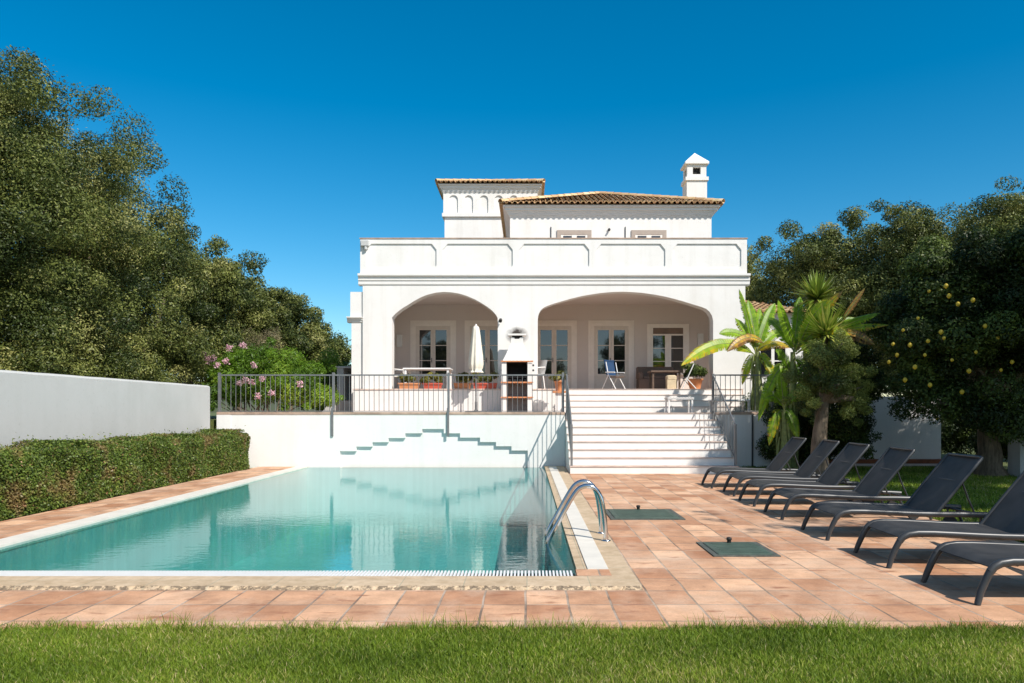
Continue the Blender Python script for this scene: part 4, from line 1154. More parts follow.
def white_lounger():
    y = 19.3; x0 = PX(722, y); t = empty('white_sunbed', (x0+.8, y, SLAB), 'white plastic sunbed with raised back behind the short railing', 'sunbed')
    z = SLAB+.30
    MB().bbox(x0-.3, x0+.7, y-.3, y+.3, z, z+.04, .01).build('bed', M['plastic'], t)
    a = Vector((x0-.05, 0, z+.05)); 
    MB().grid(lambda u, v: (x0+.72+.62*v, y-.3+.6*u, z+.02+.42*v), 6, 6).grid(lambda u, v: (x0+.73+.62*v, y-.3+.6*u, z-.02+.42*v), 6, 6).build('backrest', M['plastic'], t)
    for aa in (x0-.25, x0+.6):
        for b_ in (y-.27, y+.23): MB().box(aa, aa+.05, b_, b_+.04, SLAB+.002, z).build('leg', M['plastic'], t)
    MB().tube([(x0+1.3, y-.2, SLAB+.01), (x0+1.2, y-.2, z+.3)], .015, 6).tube([(x0+1.3, y+.2, SLAB+.01), (x0+1.2, y+.2, z+.3)], .015, 6).build('back_support', M['plastic'], t)
white_lounger()

# ---- troughs with plants on the planter wall
rgp = np.random.default_rng(11)
def small_plant(parent, c, R, n, ll, lw, mat='plantleaf', name='foliage', seed=0, nc=14):
    rg = np.random.default_rng(seed); cl = crown_clumps(rg, c, R, nc, (min(R)*.35, min(R)*.6), -.5, shell=(.2, .9))
    V, rv = clump_leaves(rg, cl, n, ll, lw); return link(name, quads_mesh(name, V, rv), M[mat], parent)
tl = ['orange terracotta trough of greenery, leftmost on the planter wall', 'red trough of bushy greenery, second from left on the planter wall',
      'orange terracotta trough of greenery, left of the folded parasol', 'red-orange trough of dark leaves directly behind the parasol base']
for i, (a, b_, mt) in enumerate(((399, 420, 'terracotta'), (423, 442, 'redpot'), (454, 471, 'terracotta'), (473, 497, 'redpot'))):
    y = 21.09; x0, x1 = PX(a, y), PX(b_, y)
    t = empty('plant_trough', ((x0+x1)/2, y, UP+.004), tl[i], 'plant trough', 'plant troughs along the planter wall')
    zt = PZ(385, y)
    m = MB(); z0 = UP+.005; 
    bot = [(x0+.03, y-.08, z0), (x1-.03, y-.08, z0), (x1-.03, y+.08, z0), (x0+.03, y+.08, z0)]; top = [(x0, y-.11, zt+.04), (x1, y-.11, zt+.04), (x1, y+.11, zt+.04), (x0, y+.11, zt+.04)]
    m.add(bot+top, [(3, 2, 1, 0), (0, 1, 5, 4), (1, 2, 6, 5), (2, 3, 7, 6), (3, 0, 4, 7), (4, 5, 6, 7)])
    m.box(x0-.012, x1+.012, y-.125, y-.1105, zt+.015, zt+.055).box(x0-.012, x1+.012, y+.1105, y+.125, zt+.015, zt+.055)
    m.build('trough', M[mt], t)
    small_plant(t, ((x0+x1)/2, y, zt+.16), ((x1-x0)*.68, .2, .20), 2600, .055, .03, seed=20+i)
def pot(name, x, y, z, r, h, label, mat, n, R, leafmat_, ll, lw, seed):
    t = empty(name, (x, y, z), label, 'potted plant')
    MB().lathe(x, y, [(r*.68, z+.002), (r*.95, z+h*.85), (r*1.08, z+h*.86), (r*1.08, z+h), (r*.9, z+h), (r*.88, z+h*.93)], 24).build('pot', M[mat], t)
    small_plant(t, (x, y, z+h+R[2]*.6), R, n, ll, lw, leafmat_, seed=seed)
pot('flower_pot', PX(559.5, 20.0), 20.3, PZ(391, 20.0)+.012, .13, .28, 'terracotta pot with yellow-green succulent beside the steps', 'terracotta', 700, (.26, .26, .17), 'plantleaf', .10, .03, 51)
pp = empty('pot_pedestal', (PX(560, 20.3), 20.3, SLAB), 'small white pedestal with clay shelf under the succulent pot', 'pedestal')
xq = PX(560, 20.3)
MB().box(xq-.13, xq+.10, 20.18, 20.42, SLAB+.002, PZ(392.8, 20.0)).build('shaft', M['white'], pp)
MB().box(xq-.2, xq+.15, 20.12, 20.48, PZ(392.7, 20.0), PZ(391, 20.0)+.01).build('shelf', M['terracotta'], pp)
pot('fern_pot', PX(695, 21.4), 21.4, UP+.002, .22, .30, 'large orange pot with bushy dark fern by the veranda pillar', 'terracotta', 2200, (.48, .4, .3), 'citrusleaf', .16, .03, 52)

# ================================================================== PLANTING
# hedge
def hedge():
    rg = np.random.default_rng(21); t = empty('clipped_hedge', (-7.1, 11, 0), 'long clipped green hedge between the pool paving and the boundary wall', 'hedge')
    x0, x1, y0, y1, h = -7.62, -6.66, 1.0, 17.65, .845
    MB().box(x0+.12, x1-.13, y0, y1-.14, -.02, h-.12).build('twigs', M['twig'], t)
    def pts(n, which):
        a, b_ = rg.random(n), rg.random(n)
        if which == 'front': C = np.stack([np.full(n, x1), y0+(y1-y0)*a, h*b_], 1); Nn = np.tile([1., 0, .2], (n, 1))
        if which == 'top': C = np.stack([x0+(x1-x0)*a, y0+(y1-y0)*b_, np.full(n, h)], 1); Nn = np.tile([.1, 0, 1.], (n, 1))
        if which == 'end': C = np.stack([x0+(x1-x0)*a, np.full(n, y1), h*b_], 1); Nn = np.tile([0, 1., .2], (n, 1))
        return C, Nn
    Cs, Ns = zip(pts(105000, 'front'), pts(60000, 'top'), pts(9000, 'end'))
    C = np.concatenate(Cs); Nn = np.concatenate(Ns); n = len(C)
    w = (np.sin(C[:, 1]*2.3)+np.sin(C[:, 1]*5.1+1)+np.sin(C[:, 2]*7+C[:, 1]*3))*.026
    dep = rg.exponential(.035, n)-.03-w
    C = C-unit(Nn)*dep[:, None]; C += rg.normal(0, .01, C.shape)
    # rounded top edge
    ex = np.clip(C[:, 0]-(x1-.07), 0, None); ez = np.clip(C[:, 2]-(h-.07), 0, None)
    over_ = (ex > 0) & (ez > 0) & (ex*ex+ez*ez > .07**2)
    s = .07/np.sqrt(ex*ex+ez*ez+1e-9)
    C[over_, 0] = (x1-.07)+(ex*s)[over_]; C[over_, 2] = (h-.07)+(ez*s)[over_]
    C[:, 2] = np.maximum(C[:, 2], .01)
    V = leaves(rg, C, Nn+np.array([0, 0, .3]), .042, .026, .8)
    # stray shoots
    rv = np.clip(rg.normal(.45, .23, n), 0, 1)
    k = 3600; ys = rg.uniform(y0, y1, k); xs2 = rg.uniform(x0, x1, k); hh = rg.exponential(.035, k)
    C2 = np.stack([xs2, ys, h+hh], 1); V2 = leaves(rg, C2, rg.normal(size=(k, 3)), .05, .02, .5)
    link('foliage', quads_mesh('hedge_foliage', np.concatenate([V, V2]), np.concatenate([rv, rg.uniform(.4, .9, k)])), M['hedge'], t)
hedge()

# trees on the left
G1 = 'evergreen oaks behind the left boundary wall'
left = [ # px, Y, top py, rx, zbase, crown bottom z, n, label
    (-40, 14.5, 12, 3.4, 0, .8, 90000, 'tallest evergreen oak at the left edge, cut by the frame'),
    (56, 16.5, 70, 2.4, 0, .6, 90000, 'broad dark evergreen oak above the grey boundary wall'),
    (128, 18.6, 142, 2.1, 0, .8, 70000, 'evergreen oak with ragged crown, third from the left edge'),
    (185, 21.5, 208, 1.85, 1.15, 1.5, 60000, 'evergreen oak stepping down behind the end of the grey wall'),
    (238, 25.0, 255, 2.0, 1.15, 1.5, 50000, 'rounded evergreen oak behind the pink flowering bush'),
    (286, 29.0, 292, 1.8, 1.15, 1.4, 40000, 'smaller evergreen oak towards the villa, second last of the row'),
    (322, 33.0, 326, 1.35, 1.15, 1.3, 26000, 'lowest evergreen tree of the row, just left of the villa')]
for i, (px, Y, py, rx, zb, cb, n, lab) in enumerate(left):
    zt = PZ(py, Y); x = PX(px, Y); zc = (zt+cb)/2
    s = Y/16
    make_tree('oak_tree', (x, Y, zb), (x, Y, zc), (rx*.9, rx*.9, (zt-cb)/2*.93), lab, 'tree', G1, 'oak', n, .075*max(1, s*.95), .034*max(1, s*.95), 95, (.32, .75), .17, 100+i, -.9)
# undergrowth behind the wall
for i, (px, Y, py, rx, lab) in enumerate(((20, 12.2, 285, 1.5, 'dark low shrub against the wall at the left edge'), (110, 14.2, 300, 1.6, 'bushy dark shrub above the middle of the grey wall'),
                                  (165, 16.0, 318, 1.2, 'bushy dark shrub near the end of the grey wall'), (205, 17.6, 335, 1.1, 'dark shrub at the very end of the grey wall beside the oleander'))):
    x = min(PX(px, Y), -8.55-rx); zt = PZ(py, Y)
    make_tree('evergreen_shrub', (x, Y, 0), (x, Y, zt*.5), (rx, rx, zt*.5), lab, 'shrub', 'evergreen shrubs behind the boundary wall', 'oak', 45000, .07, .032, 50, (.35, .65), .06, 130+i, -.95)
x, Y = PX(244, 22.6), 22.6
make_tree('dry_shrub', (x, Y, 1.15), (x, Y, 2.75), (1.15, .8, 1.3), 'leafless greyish brown shrub rising behind the pink flowers', 'shrub', None, 'dryleaf', 26000, .08, .014, 34, (.25, .5), .05, 141, -.9)
# oleander
def oleander():
    rg = np.random.default_rng(31); Y = 20.2
    t = empty('oleander_bush', (PX(262, Y), Y, 1.15), 'bright green oleander with pink flowers behind the terrace railing', 'flowering bush')
    cl = []
    for px, py, r_, yy in ((222, 372, .42, 20), (240, 362, .5, 20.3), (262, 358, .5, 20.5), (288, 362, .5, 20.7), (310, 372, .45, 21), (212, 392, .35, 19.8), (235, 388, .55, 20), (262, 388, .6, 20.2), (292, 390, .55, 20.4), (316, 394, .42, 20.6), (250, 372, .55, 20.3), (275, 374, .55, 20.3), (300, 382, .5, 20.4), (330, 398, .3, 20.9), (205, 402, .3, 19.7)):
        c = np.array(P(px, py, yy)); cl.append((c, r_, r_, r_*.8))
        for _ in range(5):
            d = rg.normal(size=3)*r_*.62; cl.append((c+d, r_*.3, r_*.3, r_*.28))
    V, rv = clump_leaves(rg, cl, 42000, .11, .022, .8, .12); V[:, :, 2] = np.maximum(V[:, :, 2], 1.17)
    link('foliage', quads_mesh('oleander_foliage', V, rv), M['oleander'], t)
    mb = MB()
    for _ in range(16):
        a = (PX(262, Y)+rg.uniform(-.5, .5), Y+rg.uniform(-.2, .2), 1.1); b_ = cl[int(rg.integers(len(cl)))][0]
        mb.tube(tube_path(a, b_, rg, 4, .06), [.025, .02, .016, .012, .008], 5)
    mb.build('stems', M['bark'], t)
    for px, py in ((204, 354), (213, 358), (209, 361), (229, 348), (226, 361), (254, 365), (245, 380), (252, 382), (262, 379), (240, 383), (272, 393), (217, 365), (300, 384), (258, 396), (207, 358), (243, 345)):
        c = np.array(P(px, py, 19.45 if py > 370 else 19.65)); n = 70
        C = c+np.clip(rg.normal(0, .045, (n, 3)), -.075, .075); Vf = leaves(rg, C, rg.normal(size=(n, 3))+np.array([.3, -.8, .5]), .045, .038, .5)
        link('flower', quads_mesh('flower', Vf, rg.random(n)), M['petal'], t)
oleander()
x, Y = PX(326, 24), 23.6
make_tree('garden_shrub', (x, Y, 1.15), (x, Y, 2.2), (.8, .8, .95), 'mid green rounded shrub right of the oleander behind the railing', 'shrub', None, 'oleander', 16000, .08, .035, 26, (.25, .45), .05, 150, -.9)

# trees on the right, far row
G2 = 'evergreen oaks behind the garden on the right'
rightt = [(752, 33, 240, 2.2, 40000, 'low distant oak touching the right corner of the villa'), (804, 29.5, 214, 2.6, 50000, 'oak rising behind the villa side roof and banana leaves'),
          (862, 27, 203, 2.5, 60000, 'round topped oak behind the yucca, the highest of the middle group'), (925, 25, 203, 2.3, 60000, 'oak with pale green crown above the left of lemon tree'),
          (985, 22.5, 178, 2.3, 70000, 'tall oak above the lemon tree near the right edge'), (1050, 20.5, 172, 2.6, 60000, 'dark tall oak cut by the right edge of the photo')]
for i, (px, Y, py, rx, n, lab) in enumerate(rightt):
    x = PX(px, Y); zt = PZ(py, Y); cb = .9; s = Y/16
    make_tree('oak_tree', (x, Y, 0), (x, Y, (zt+cb)/2), (rx, rx*.9, (zt-cb)/2*.95), lab, 'tree', G2, 'oak', n, .07*s, .032*s, 95, (.4, .8), .2, 200+i, -.95)
# lemon tree with fruits
def lemon():
    Y = 15.5; x = PX(968, Y); rg = np.random.default_rng(41)
    t = make_tree('lemon_tree', (PX(1000, Y), Y+.3, 0), (x+.25, Y, 3.0), (2.0, 1.7, 2.0), 'dark leafy lemon tree dotted with yellow fruit beside the loungers', 'fruit tree', None, 'citrusleaf', 95000, .085, .042, 90, (.3, .75), .26, 42, -.8, limbs=8, fork=.4, shell=(.5, 1.06), extra=[(8.6, 14.9, 3.9, .6), (10.2, 15.0, 1.25, .6), (9.5, 14.9, 1.35, .5), (10.8, 15.2, 1.0, .6), (PX(985, 14.5), 14.5, 1.35, .5), (PX(1008, 14.5), 14.5, 1.15, .5), (PX(962, 14.8), 14.8, 1.75, .42), (PX(1000, 14.2), 14.2, 1.8, .5)])
    fr = [(946, 286), (958, 304), (929, 291), (949, 296), (941, 332), (944, 338), (928, 341), (985, 326), (998, 338), (1012, 362), (937, 418), (995, 413), (1004, 414), (893, 344), (897, 355), (915, 367), (905, 380), (994, 399), (1003, 404), (976, 352), (925, 355), (889, 362), (910, 345), (952, 360), (969, 371), (1017, 330), (930, 385), (962, 392), (1001, 370), (918, 318), (973, 300), (903, 330)]
    for px, py in fr:
        dx = (px-968)/110; dz = (py-325)/95; q = max(0, 1-dx*dx-dz*dz); yy = Y-1.7*sqrt(q)*1.02-.12
        c = P(px, py, yy); r_ = rg.uniform(.026, .042)
        MB().lathe(c[0], c[1], [(r_*.1, c[2]-r_*1.25), (r_*.6, c[2]-r_*.9), (r_*.95, c[2]-r_*.35), (r_, c[2]+r_*.1), (r_*.8, c[2]+r_*.7), (r_*.15, c[2]+r_*1.2)], 12).build('fruit', M['fruit'], t)
lemon()
# small olive beside the loungers
Y = 15.2
make_tree('olive_tree', (PX(822, Y), Y, 0), (PX(826, Y), Y, PZ(380, Y)), (.52, .50, .58), 'small loose olive tree with gnarled trunk before the bananas', 'olive tree', None, 'oliveleaf', 17000, .06, .02, 30, (.10, .26), .2, 61, -.95, limbs=6, fork=.62, shell=(.45, 1.15), extra=[(PX(802, 15), 15.0, 1.75, .2), (PX(812, 15), 14.9, 1.55, .16), (PX(858, 15.3), 15.3, 1.6, .24), (PX(864, 15.5), 15.5, 1.9, .22), (PX(848, 15), 15.0, 1.35, .18), (PX(840, 15), 14.9, 2.75, .22), (PX(818, 15), 15.1, 2.7, .2), (PX(796, 15), 15.3, 2.1, .2), (PX(870, 15.4), 15.4, 2.2, .16), (PX(806, 15), 15.0, 1.35, .12), (PX(866, 15.2), 15.2, 1.4, .15), (PX(852, 15), 15.1, 2.6, .2), (PX(790, 15), 15.2, 1.6, .12), (PX(836, 15), 14.8, 2.95, .12), (PX(858, 15.2), 15.2, 1.15, .12)])
# dense bush between olive and garden wall
make_tree('dark_shrub', (PX(846, 16.6), 16.6, 0), (PX(848, 16.6), 16.6, 1.5), (.5, .5, 1.5), 'dark green upright shrub between the olive and the garden wall', 'shrub', None, 'citrusleaf', 22000, .08, .035, 34, (.2, .38), .05, 62, -.9)

# shading trees outside the frame on the right
make_tree('shade_tree', (12.3, 12.0, 0), (12.2, 12.0, 5.6), (2.7, 2.4, 2.6), 'tall evergreen tree right of the lawn shading the lemon tree', 'tree', None, 'oak', 70000, .10, .05, 95, (.5, .95), .22, 301, -.8, extra=[(9.55, 10.3, 7.95, .6), (9.95, 9.95, 8.2, .5), (9.25, 10.7, 7.6, .42), (10.6, 11, 7.7, .7), (9.9, 10.6, 7.4, .5)])
make_tree('shade_tree', (10.9, 7.5, 0), (10.9, 7.5, 5.2), (2.3, 2.2, 2.2), 'evergreen tree right of the loungers shading the side lawn', 'tree', None, 'oak', 45000, .10, .05, 70, (.4, .8), .2, 303, -.8)
make_tree('shade_tree', (10.3, 3.6, 0), (10.3, 3.6, 5.2), (2.0, 2.0, 1.8), 'smaller evergreen tree right of the nearest loungers', 'tree', None, 'oak', 24000, .10, .05, 50, (.4, .8), .2, 302, -.8, extra=[(7.7, 4.6, 6.2, .3), (8.2, 4.3, 6.0, .45), (7.2, 4.2, 6.0, .22), (8.3, 5.0, 6.3, .4), (6.9, 5.0, 6.5, .2), (8.6, 3.8, 6.0, .5), (7.5, 5.4, 6.3, .24), (7.9, 3.6, 6.2, .35), (7.0, 3.6, 6.3, .2), (6.8, 4.4, 6.4, .16)])
make_tree('oak_tree', (12.6, 15.2, 0), (12.2, 15.2, 3.9), (2.7, 2.2, 2.4), 'dark evergreen oak close behind the lemon tree at the right edge', 'tree', G2, 'oak', 80000, .08, .036, 90, (.4, .85), .2, 304, -.9)
make_tree('dark_shrub', (PX(985, 20.5), 20.5, 0), (PX(985, 20.5), 20.5, 1.3), (1.5, 1.0, 1.35), 'wide dark shrub beyond the corner of the garden wall', 'shrub', None, 'citrusleaf', 30000, .10, .045, 40, (.3, .6), .05, 305, -.9)
make_tree('dark_shrub', (PX(1022, 17), 17, 0), (PX(1022, 17), 17, .95), (1.0, .8, 1.0), 'dark shrub behind the lemon tree trunk and stone pillar', 'shrub', None, 'citrusleaf', 22000, .09, .04, 34, (.25, .5), .05, 306, -.9)
# trees behind the camera (mirrored in the windows)
for i, (x, y, h, r_) in enumerate(((-7.5, -16, 7.6, 3.4), (1.5, -19, 6.6, 3.6), (9.5, -17, 8.0, 3.6))):
    make_tree('garden_tree', (x, y, 0), (x, y, h*.55), (r_, r_, h*.45), ['round tree behind the photographer on the left', 'low round tree directly behind the photographer', 'round tree behind the photographer on the right'][i], 'tree', 'trees at the far end of the lawn', 'oak', 22000, .17, .08, 60, (.6, 1.0), .2, 310+i, -.8)

# banana plants
def banana_leaf(parent, base, tip, width, sag, seed, tint=(.2, .4), tear=.35, roll=0.0, tipbrown=0.0):
    """an arching blade with a midrib, torn into ribbons along its side veins"""
    rg = np.random.default_rng(seed)
    a, b_ = np.array(base, float), np.array(tip, float); L_ = np.linalg.norm(b_-a)
    nseg = 34; pts = []
    for i in range(nseg+1):
        t = i/nseg; p = a+(b_-a)*t; p[2] += sag*L_*4*t*(1-t)*(1-.25*t); pts.append(p)
    pts = np.array(pts)
    view = np.array([-.15, -1, .35])
    quads = []; rv = []
    rl, rr_ = 0.0, 0.0
    for i in range(nseg):
        t0, t1 = i/nseg, (i+1)/nseg
        p0, p1 = pts[i], pts[i+1]; d = p1-p0; d /= np.linalg.norm(d)
        side = np.cross(d, np.array([roll, -1.0, .55])); side /= np.linalg.norm(side)
        up = np.cross(side, d)
        wf = lambda t: width*max(0, min(1, t*5-.25))**.6*max(0., 1-(max(0, t-.55)/.45)**2.2)
        if i % 2 == 0 or rg.random() < .3: rl = rg.normal(0, tear*.35); 
        if i % 2 == 1 or rg.random() < .3: rr_ = rg.normal(0, tear*.35)
        for s, tr in ((1, rl), (-1, rr_)):
            w0, w1 = wf(t0), wf(t1)
            if w0 < .004 and w1 < .004: continue
            dr0 = -.30-abs(tr)*.8
            q = []
            gap = .30*tear if rg.random() < .7 else 0
            for (pp_, ww, sh) in ((p0, w0, gap), (p1, w1, -gap)):
                o_ = side*s*ww; q.append((pp_, pp_+o_*.55+up*ww*.10+d*ww*(.12), pp_+o_*.95+up*ww*dr0*.5+d*(ww*.3+sh*ww+tr*.15*ww)))
            sm_ = (q[0][0], q[1][0], q[1][1], q[0][1]); so_ = (q[0][1], q[1][1], q[1][2], q[0][2])
            c = rg.uniform(*tint)+tipbrown*max(0, t0-.5)*2*rg.uniform(.7, 1.1)
            quads.append(sm_); rv.append(min(1, c)); quads.append(so_); rv.append(min(1, c+tear*rg.uniform(0, .35)+tipbrown*.15))
    o = link('leaf', quads_mesh('leaf', np.array(quads), rv), M['bananaleaf'], parent)
    MB().tube([tuple(p) for p in pts[::2]], [.018*(1-.85*k/(len(pts[::2])-1)) for k in range(len(pts[::2]))], 6).build('midrib', M['bananastem'], o)
    return o
M['bananastem'] = plain('banana_stem', (.22, .26, .08), .6, var=.4, vscale=12)
def banana(x, y, z0, zt, label, lv, seed, stems=1):
    t = empty('banana_plant', (x, y, z0), label, 'banana plant')
    rg = np.random.default_rng(seed)
    mb = MB(); mb.tube([(x, y, z0-.05), (x+.03, y, z0+(zt-z0)*.5), (x+.02, y, zt)], [.13, .10, .055], 12)
    for k in range(10):
        a = rg.uniform(0, 2*pi); zz = z0+(zt-z0)*rg.uniform(.15, .8)
        mb.tube([(x+.1*cos(a), y+.1*sin(a), zz+.3), (x+.14*cos(a), y+.14*sin(a), zz), (x+.17*cos(a), y+.17*sin(a), zz-.35)], [.02, .035, .01], 5)
    mb.build('stem', M['bananastem'], t)
    for i, (bp, tp, w, sag, tint, tear, tb) in enumerate(lv):
        banana_leaf(t, bp, tp, w, sag, seed*10+i, tint, tear, roll=rg.uniform(-.3, .3), tipbrown=tb)
Yb = 18.9
banana(PX(757, Yb), Yb, SLAB, PZ(352, Yb), 'banana plant with yellowing arched leaves on the terrace corner', [
    (P(756, 356, Yb), P(681, 366, 18.2), .20, .22, (.35, .55), .5, .25),
    (P(756, 355, Yb), P(739, 289, 18.9), .10, .05, (.2, .45), .9, 0),
    (P(753, 345, Yb), P(719, 334, 18.7), .15, .20, (.25, .45), .3, 0),
    (P(765, 345, Yb), P(727, 352, 18.4), .15, .25, (.78, .95), .7, .1),
    (P(756, 352, Yb), P(790, 348, 18.3), .17, .20, (.66, .8), .4, .1),
    (P(757, 350, Yb), P(748, 300, 19.3), .17, .08, (.15, .4), .5, 0),
    (P(757, 352, Yb), P(775, 303, 19.4), .17, .10, (.1, .4), .5, 0),
    (P(757, 356, Yb), P(742, 385, 19.1), .14, .25, (.3, .5), .7, .3),
    (P(757, 352, Yb), P(760, 308, 19.5), .15, .10, (.2, .45), .6, 0),
    (P(757, 354, Yb), P(785, 330, 19.4), .15, .14, (.2, .5), .7, 0),
    (P(757, 356, Yb), P(774, 378, 18.6), .14, .3, (.3, .6), .6, .2),
    (P(757, 352, Yb), P(735, 318, 19.4), .13, .10, (.3, .5), .8, 0)], 71)
Yb = 17.2
banana(PX(792, Yb), Yb, 0, PZ(352, Yb), 'tall banana plant with bright upright leaf behind the olive tree', [
    (P(796, 350, Yb), P(778, 300, 16.9), .17, -.03, (.3, .45), .08, 0),
    (P(796, 352, Yb), P(843, 291, 15.8), .15, .10, (.38, .62), .75, .45),
    (P(796, 348, Yb), P(826, 282, 17.6), .18, .05, (.1, .35), .4, 0),
    (P(796, 354, Yb), P(889, 325, 15.6), .15, .10, (.35, .55), .6, .2),
    (P(798, 352, Yb), P(881, 313, 15.8), .14, .06, (.2, .45), .5, 0),
    (P(798, 350, 16.6), P(828, 300, 15.9), .17, .16, (.35, .55), .5, .1),
    (P(798, 350, 16.6), P(850, 336, 15.5), .17, .26, (.35, .6), .6, .1),
    (P(796, 352, 16.6), P(815, 372, 15.7), .16, .45, (.3, .5), .5, 0),
    (P(836, 335, 15.9), P(875, 345, 15.6), .15, .18, (.85, 1), .8, 0),
    (P(840, 325, 16.4), P(865, 288, 16.2), .07, .04, (.85, 1), .9, 0),
    (P(788, 368, Yb), P(758, 422, 16.9), .13, .28, (.2, .5), .4, 0),
    (P(790, 372, Yb), P(776, 352, 17.0), .15, .25, (.15, .35), .3, 0),
    (P(794, 352, Yb), P(768, 318, 17.6), .18, .15, (.05, .3), .4, 0),
    (P(794, 354, Yb), P(812, 318, 17.5), .18, .10, (.2, .5), .6, 0),
    (P(794, 352, Yb), P(856, 318, 17.5), .18, .12, (.1, .4), .4, 0),
    (P(794, 352, Yb), P(800, 296, 17.7), .16, .05, (.1, .3), .5, 0),
    (P(792, 360, Yb), P(812, 376, 17.2), .15, .25, (.2, .45), .5, 0)], 72)
make_tree('leafy_shrub', (PX(772, 19.6), 19.6, 1.15), (PX(776, 19.6), 19.6, 1.95), (.62, .5, .8), 'light green leafy shrub behind the short railing under the bananas', 'shrub', None, 'oleander', 12000, .09, .035, 26, (.2, .38), .04, 160, -.9)
make_tree('leafy_shrub', (PX(800, 18), 18.0, 0), (PX(800, 18), 18.0, .95), (.75, .6, 1.0), 'low dark leafy shrub at the foot of the banana plants', 'shrub', None, 'citrusleaf', 20000, .09, .04, 30, (.22, .4), .04, 161, -.9)
Yb = 16.9
banana(PX(784, Yb), Yb, 0, PZ(410, Yb), 'low banana plant with hanging leaves beside the short wall', [
    (P(784, 408, Yb), P(763, 400, 16.7), .15, .35, (.15, .4), .4, 0),
    (P(784, 408, Yb), P(806, 395, 16.7), .15, .3, (.1, .3), .4, 0),
    (P(784, 410, Yb), P(780, 372, 16.8), .14, .1, (.2, .4), .4, 0),
    (P(784, 412, Yb), P(798, 440, 16.6), .14, .35, (.1, .3), .4, .3),
    (P(782, 412, Yb), P(769, 446, 16.7), .13, .3, (.2, .6), .5, .3)], 73)
# yucca
M['yuccaleaf'] = leafmat('yucca_leaf', [(0, (.10, .17, .025)), (.6, (.30, .40, .06)), (1, (.60, .56, .16))], .4, .25)
def yucca():
    Y = 16.4; rg = np.random.default_rng(81); t = empty('yucca', (PX(815, Y), Y, 0), 'spiky yucca with two leaf heads above the olive tree', 'yucca')
    heads = [((817, 300), 16.9, .70), ((826, 336), 16.1, .78)]
    mb = MB(); b0 = (PX(815, Y), Y, 0)
    for (px, py), yy, L_ in heads:
        c = np.array(P(px, py, yy)); mb.tube(tube_path(b0, c, rg, 6, .04), [.09, .08, .075, .07, .065, .06, .06], 8)
        n = 260; Q = []; rv = []
        for _ in range(n):
            d = rg.normal(size=3); d /= np.linalg.norm(d)
            if d[2] < -.35: d[2] = -d[2]*.5; d /= np.linalg.norm(d)
            l = L_*rg.uniform(.75, 1.1); w = .027
            s = np.cross(d, [0, 0, 1.]); s /= np.linalg.norm(s)+1e-6
            p1 = c+d*l*.5; p2 = c+d*l+np.array([0, 0, -.12*l*(1-d[2])]); s2 = s*w
            Q.append((c+d*.03-s2*.5, c+d*.03+s2*.5, p1+s2, p1-s2)); Q.append((p1-s2, p1+s2, p2+s2*.12, p2-s2*.12)); r_ = float(np.clip(rg.normal(.55, .25), 0, 1)); rv += [r_, r_]
        link('leaf_head', quads_mesh('leaf_head', np.array(Q), rv), M['yuccaleaf'], t)
    mb.build('stem', M['bark'], t)
yucca()

# ================================================================== GRASS
def grass(name, x0, x1, y0, y1, n, h, w, label, seed, edge=None, dens_near=True):
    rg = np.random.default_rng(seed)
    x = rg.uniform(x0, x1, n); y = rg.uniform(y0, y1, n)
    hh = h*rg.uniform(.5, 1.35, n)
    if edge is not None:
        e = np.exp(-np.abs(y-edge)/.07); hh *= 1+1.5*e*rg.random(n)**2*(1+.9*np.sin(x*2.1)*np.sin(x*5.3+1)); y = y+e*rg.random(n)**3*.05*(1+np.sin(x*3.7)+np.sin(x*9.1))
        # ragged edge: blades lean over the tiles
    a = rg.uniform(0, 2*pi, n); lean = rg.uniform(.1, .9, n)*hh
    fx_, fy_ = np.cos(a), np.sin(a)
    wd = w*rg.uniform(.7, 1.3, n)
    ang = rg.uniform(0, 2*pi, n)
    sx_, sy_ = np.cos(ang)*wd/2, np.sin(ang)*wd/2
    z0 = np.full(n, -.03)
    b0 = np.stack([x-sx_, y-sy_, z0], 1); b1 = np.stack([x+sx_, y+sy_, z0], 1)
    mx_, my_ = x+fx_*lean*.35, y+fy_*lean*.35
    m0 = np.stack([mx_-sx_*.9, my_-sy_*.9, z0+hh*.6], 1); m1 = np.stack([mx_+sx_*.9, my_+sy_*.9, z0+hh*.6], 1)
    tx_, ty_ = x+fx_*lean, y+fy_*lean
    t0 = np.stack([tx_-sx_*.15, ty_-sy_*.15, z0+hh], 1); t1 = np.stack([tx_+sx_*.15, ty_+sy_*.15, z0+hh], 1)
    Q = np.concatenate([np.stack([b0, b1, m1, m0], 1), np.stack([m0, m1, t1, t0], 1)])
    pat = .5+.5*np.sin(x*1.7+np.sin(y*2.3)*1.3)*np.cos(y*3.1+x*.9)
    rv = np.clip(rg.normal(.42, .18, n)+.30*(pat-.5)+(rg.random(n) < .10)*.4, 0, 1)
    o = link(name, quads_mesh(name, Q, np.concatenate([rv, rv])), M['grass'])
    tag(o, label, 'grass', kind='stuff')
grass('lawn_grass', -3.9, 3.9, 3.35, 4.79, 260000, .036, .0040, 'short sunlit green lawn in the foreground edging the terracotta paving', 91, edge=4.78)
grass('garden_grass', 5.25, 10.5, 5.5, 18.2, 90000, .06, .012, 'shaded green lawn behind the row of loungers', 92)

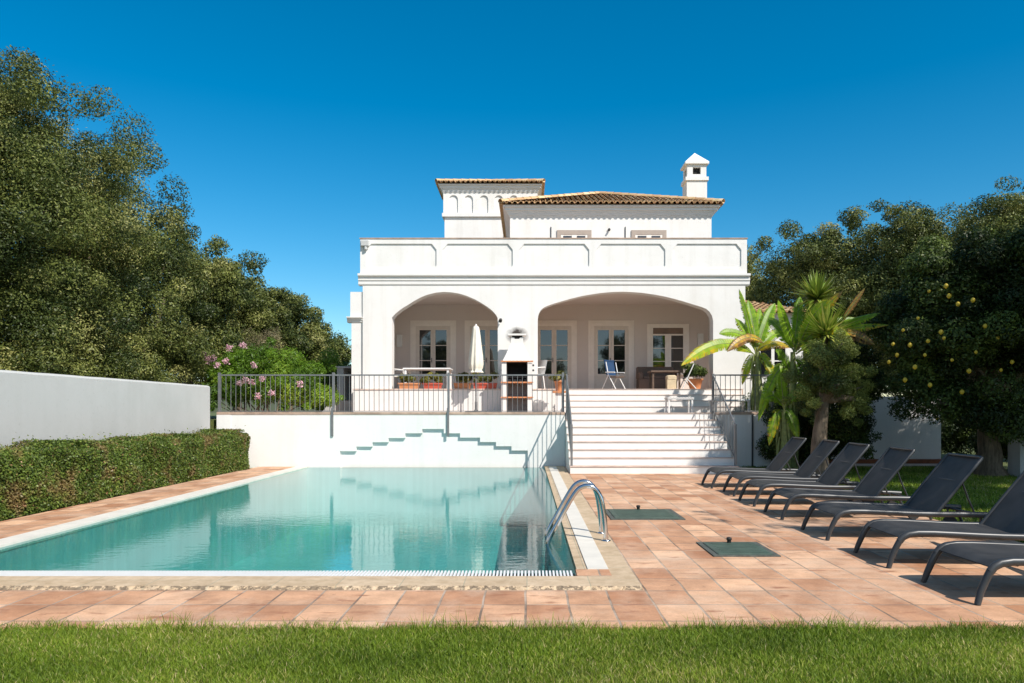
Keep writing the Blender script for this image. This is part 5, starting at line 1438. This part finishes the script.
# distant hills ring
mb = MB(); rg = np.random.default_rng(99); seg = 96; vs = []
for ring, (R_, hmul) in enumerate(((330, 0), (380, 1), (430, .4))):
    for k in range(seg):
        a = 2*pi*k/seg; hgt = 7+4*sin(a*3+1)+3*sin(a*7)+2*sin(a*13+2); vs.append((R_*cos(a), R_*sin(a), -1 if not ring else hgt*hmul))
fs = [(r_*seg+k, r_*seg+(k+1) % seg, (r_+1)*seg+(k+1) % seg, (r_+1)*seg+k) for r_ in range(2) for k in range(seg)]
mb.add(vs, fs, True).build('hills', M['hill'], kind='structure')

# ================================================================== LIGHT, WORLD, CAMERA
SUN = Vector((.88, -1.0, 1.28)).normalized()      # towards the sun
sd = bpy.data.lights.new('sun', 'SUN'); sd.energy = 4.8; sd.angle = radians(.5); sd.color = (1, .935, .85)
so = bpy.data.objects.new('sun', sd); COL.objects.link(so); so.rotation_euler = SUN.to_track_quat('Z', 'Y').to_euler(); so.location = (20, -20, 30)
w = bpy.data.worlds.new('World'); SC.world = w; w.use_nodes = True; nt = w.node_tree
bg = nt.nodes['Background']
sky = nt.nodes.new('ShaderNodeTexSky'); sky.sky_type = 'NISHITA'; sky.sun_disc = False
sky.sun_elevation = math.asin(SUN.z); sky.sun_rotation = math.atan2(SUN.x, SUN.y)
sky.altitude = 300; sky.air_density = 1.0; sky.dust_density = .3; sky.ozone_density = 2.5
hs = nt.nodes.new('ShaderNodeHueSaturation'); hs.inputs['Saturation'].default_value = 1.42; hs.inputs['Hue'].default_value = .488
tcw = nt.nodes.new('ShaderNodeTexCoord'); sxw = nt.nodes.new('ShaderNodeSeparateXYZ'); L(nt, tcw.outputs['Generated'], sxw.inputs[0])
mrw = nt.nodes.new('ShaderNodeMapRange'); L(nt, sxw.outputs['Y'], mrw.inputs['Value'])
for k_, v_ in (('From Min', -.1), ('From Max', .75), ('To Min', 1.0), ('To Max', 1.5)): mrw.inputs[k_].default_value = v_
L(nt, mrw.outputs[0], hs.inputs['Saturation'])   # saturation boosted by hand in the view direction, lower behind for neutral skylit shade
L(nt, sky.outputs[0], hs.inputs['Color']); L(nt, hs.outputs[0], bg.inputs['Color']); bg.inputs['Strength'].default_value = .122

cd = bpy.data.cameras.new('camera'); cam = bpy.data.objects.new('camera', cd); COL.objects.link(cam); SC.camera = cam
cd.sensor_width = 36; cd.lens = F/1024*36; cam.location = (0, 0, EYE); cam.rotation_euler = (pi/2, 0, 0)
cd.shift_x = -(HX-512)/1024; cd.shift_y = (HY-341.5)/1024; cd.clip_end = 2000; cd.clip_start = .05
SC.view_settings.view_transform = 'Standard'; SC.view_settings.look = 'None'; SC.view_settings.gamma = 1; SC.view_settings.exposure = .2
SC.view_settings.use_curve_mapping = False
SC.cycles.max_bounces = 10; SC.cycles.transparent_max_bounces = 12
SC.cycles.use_denoising = True
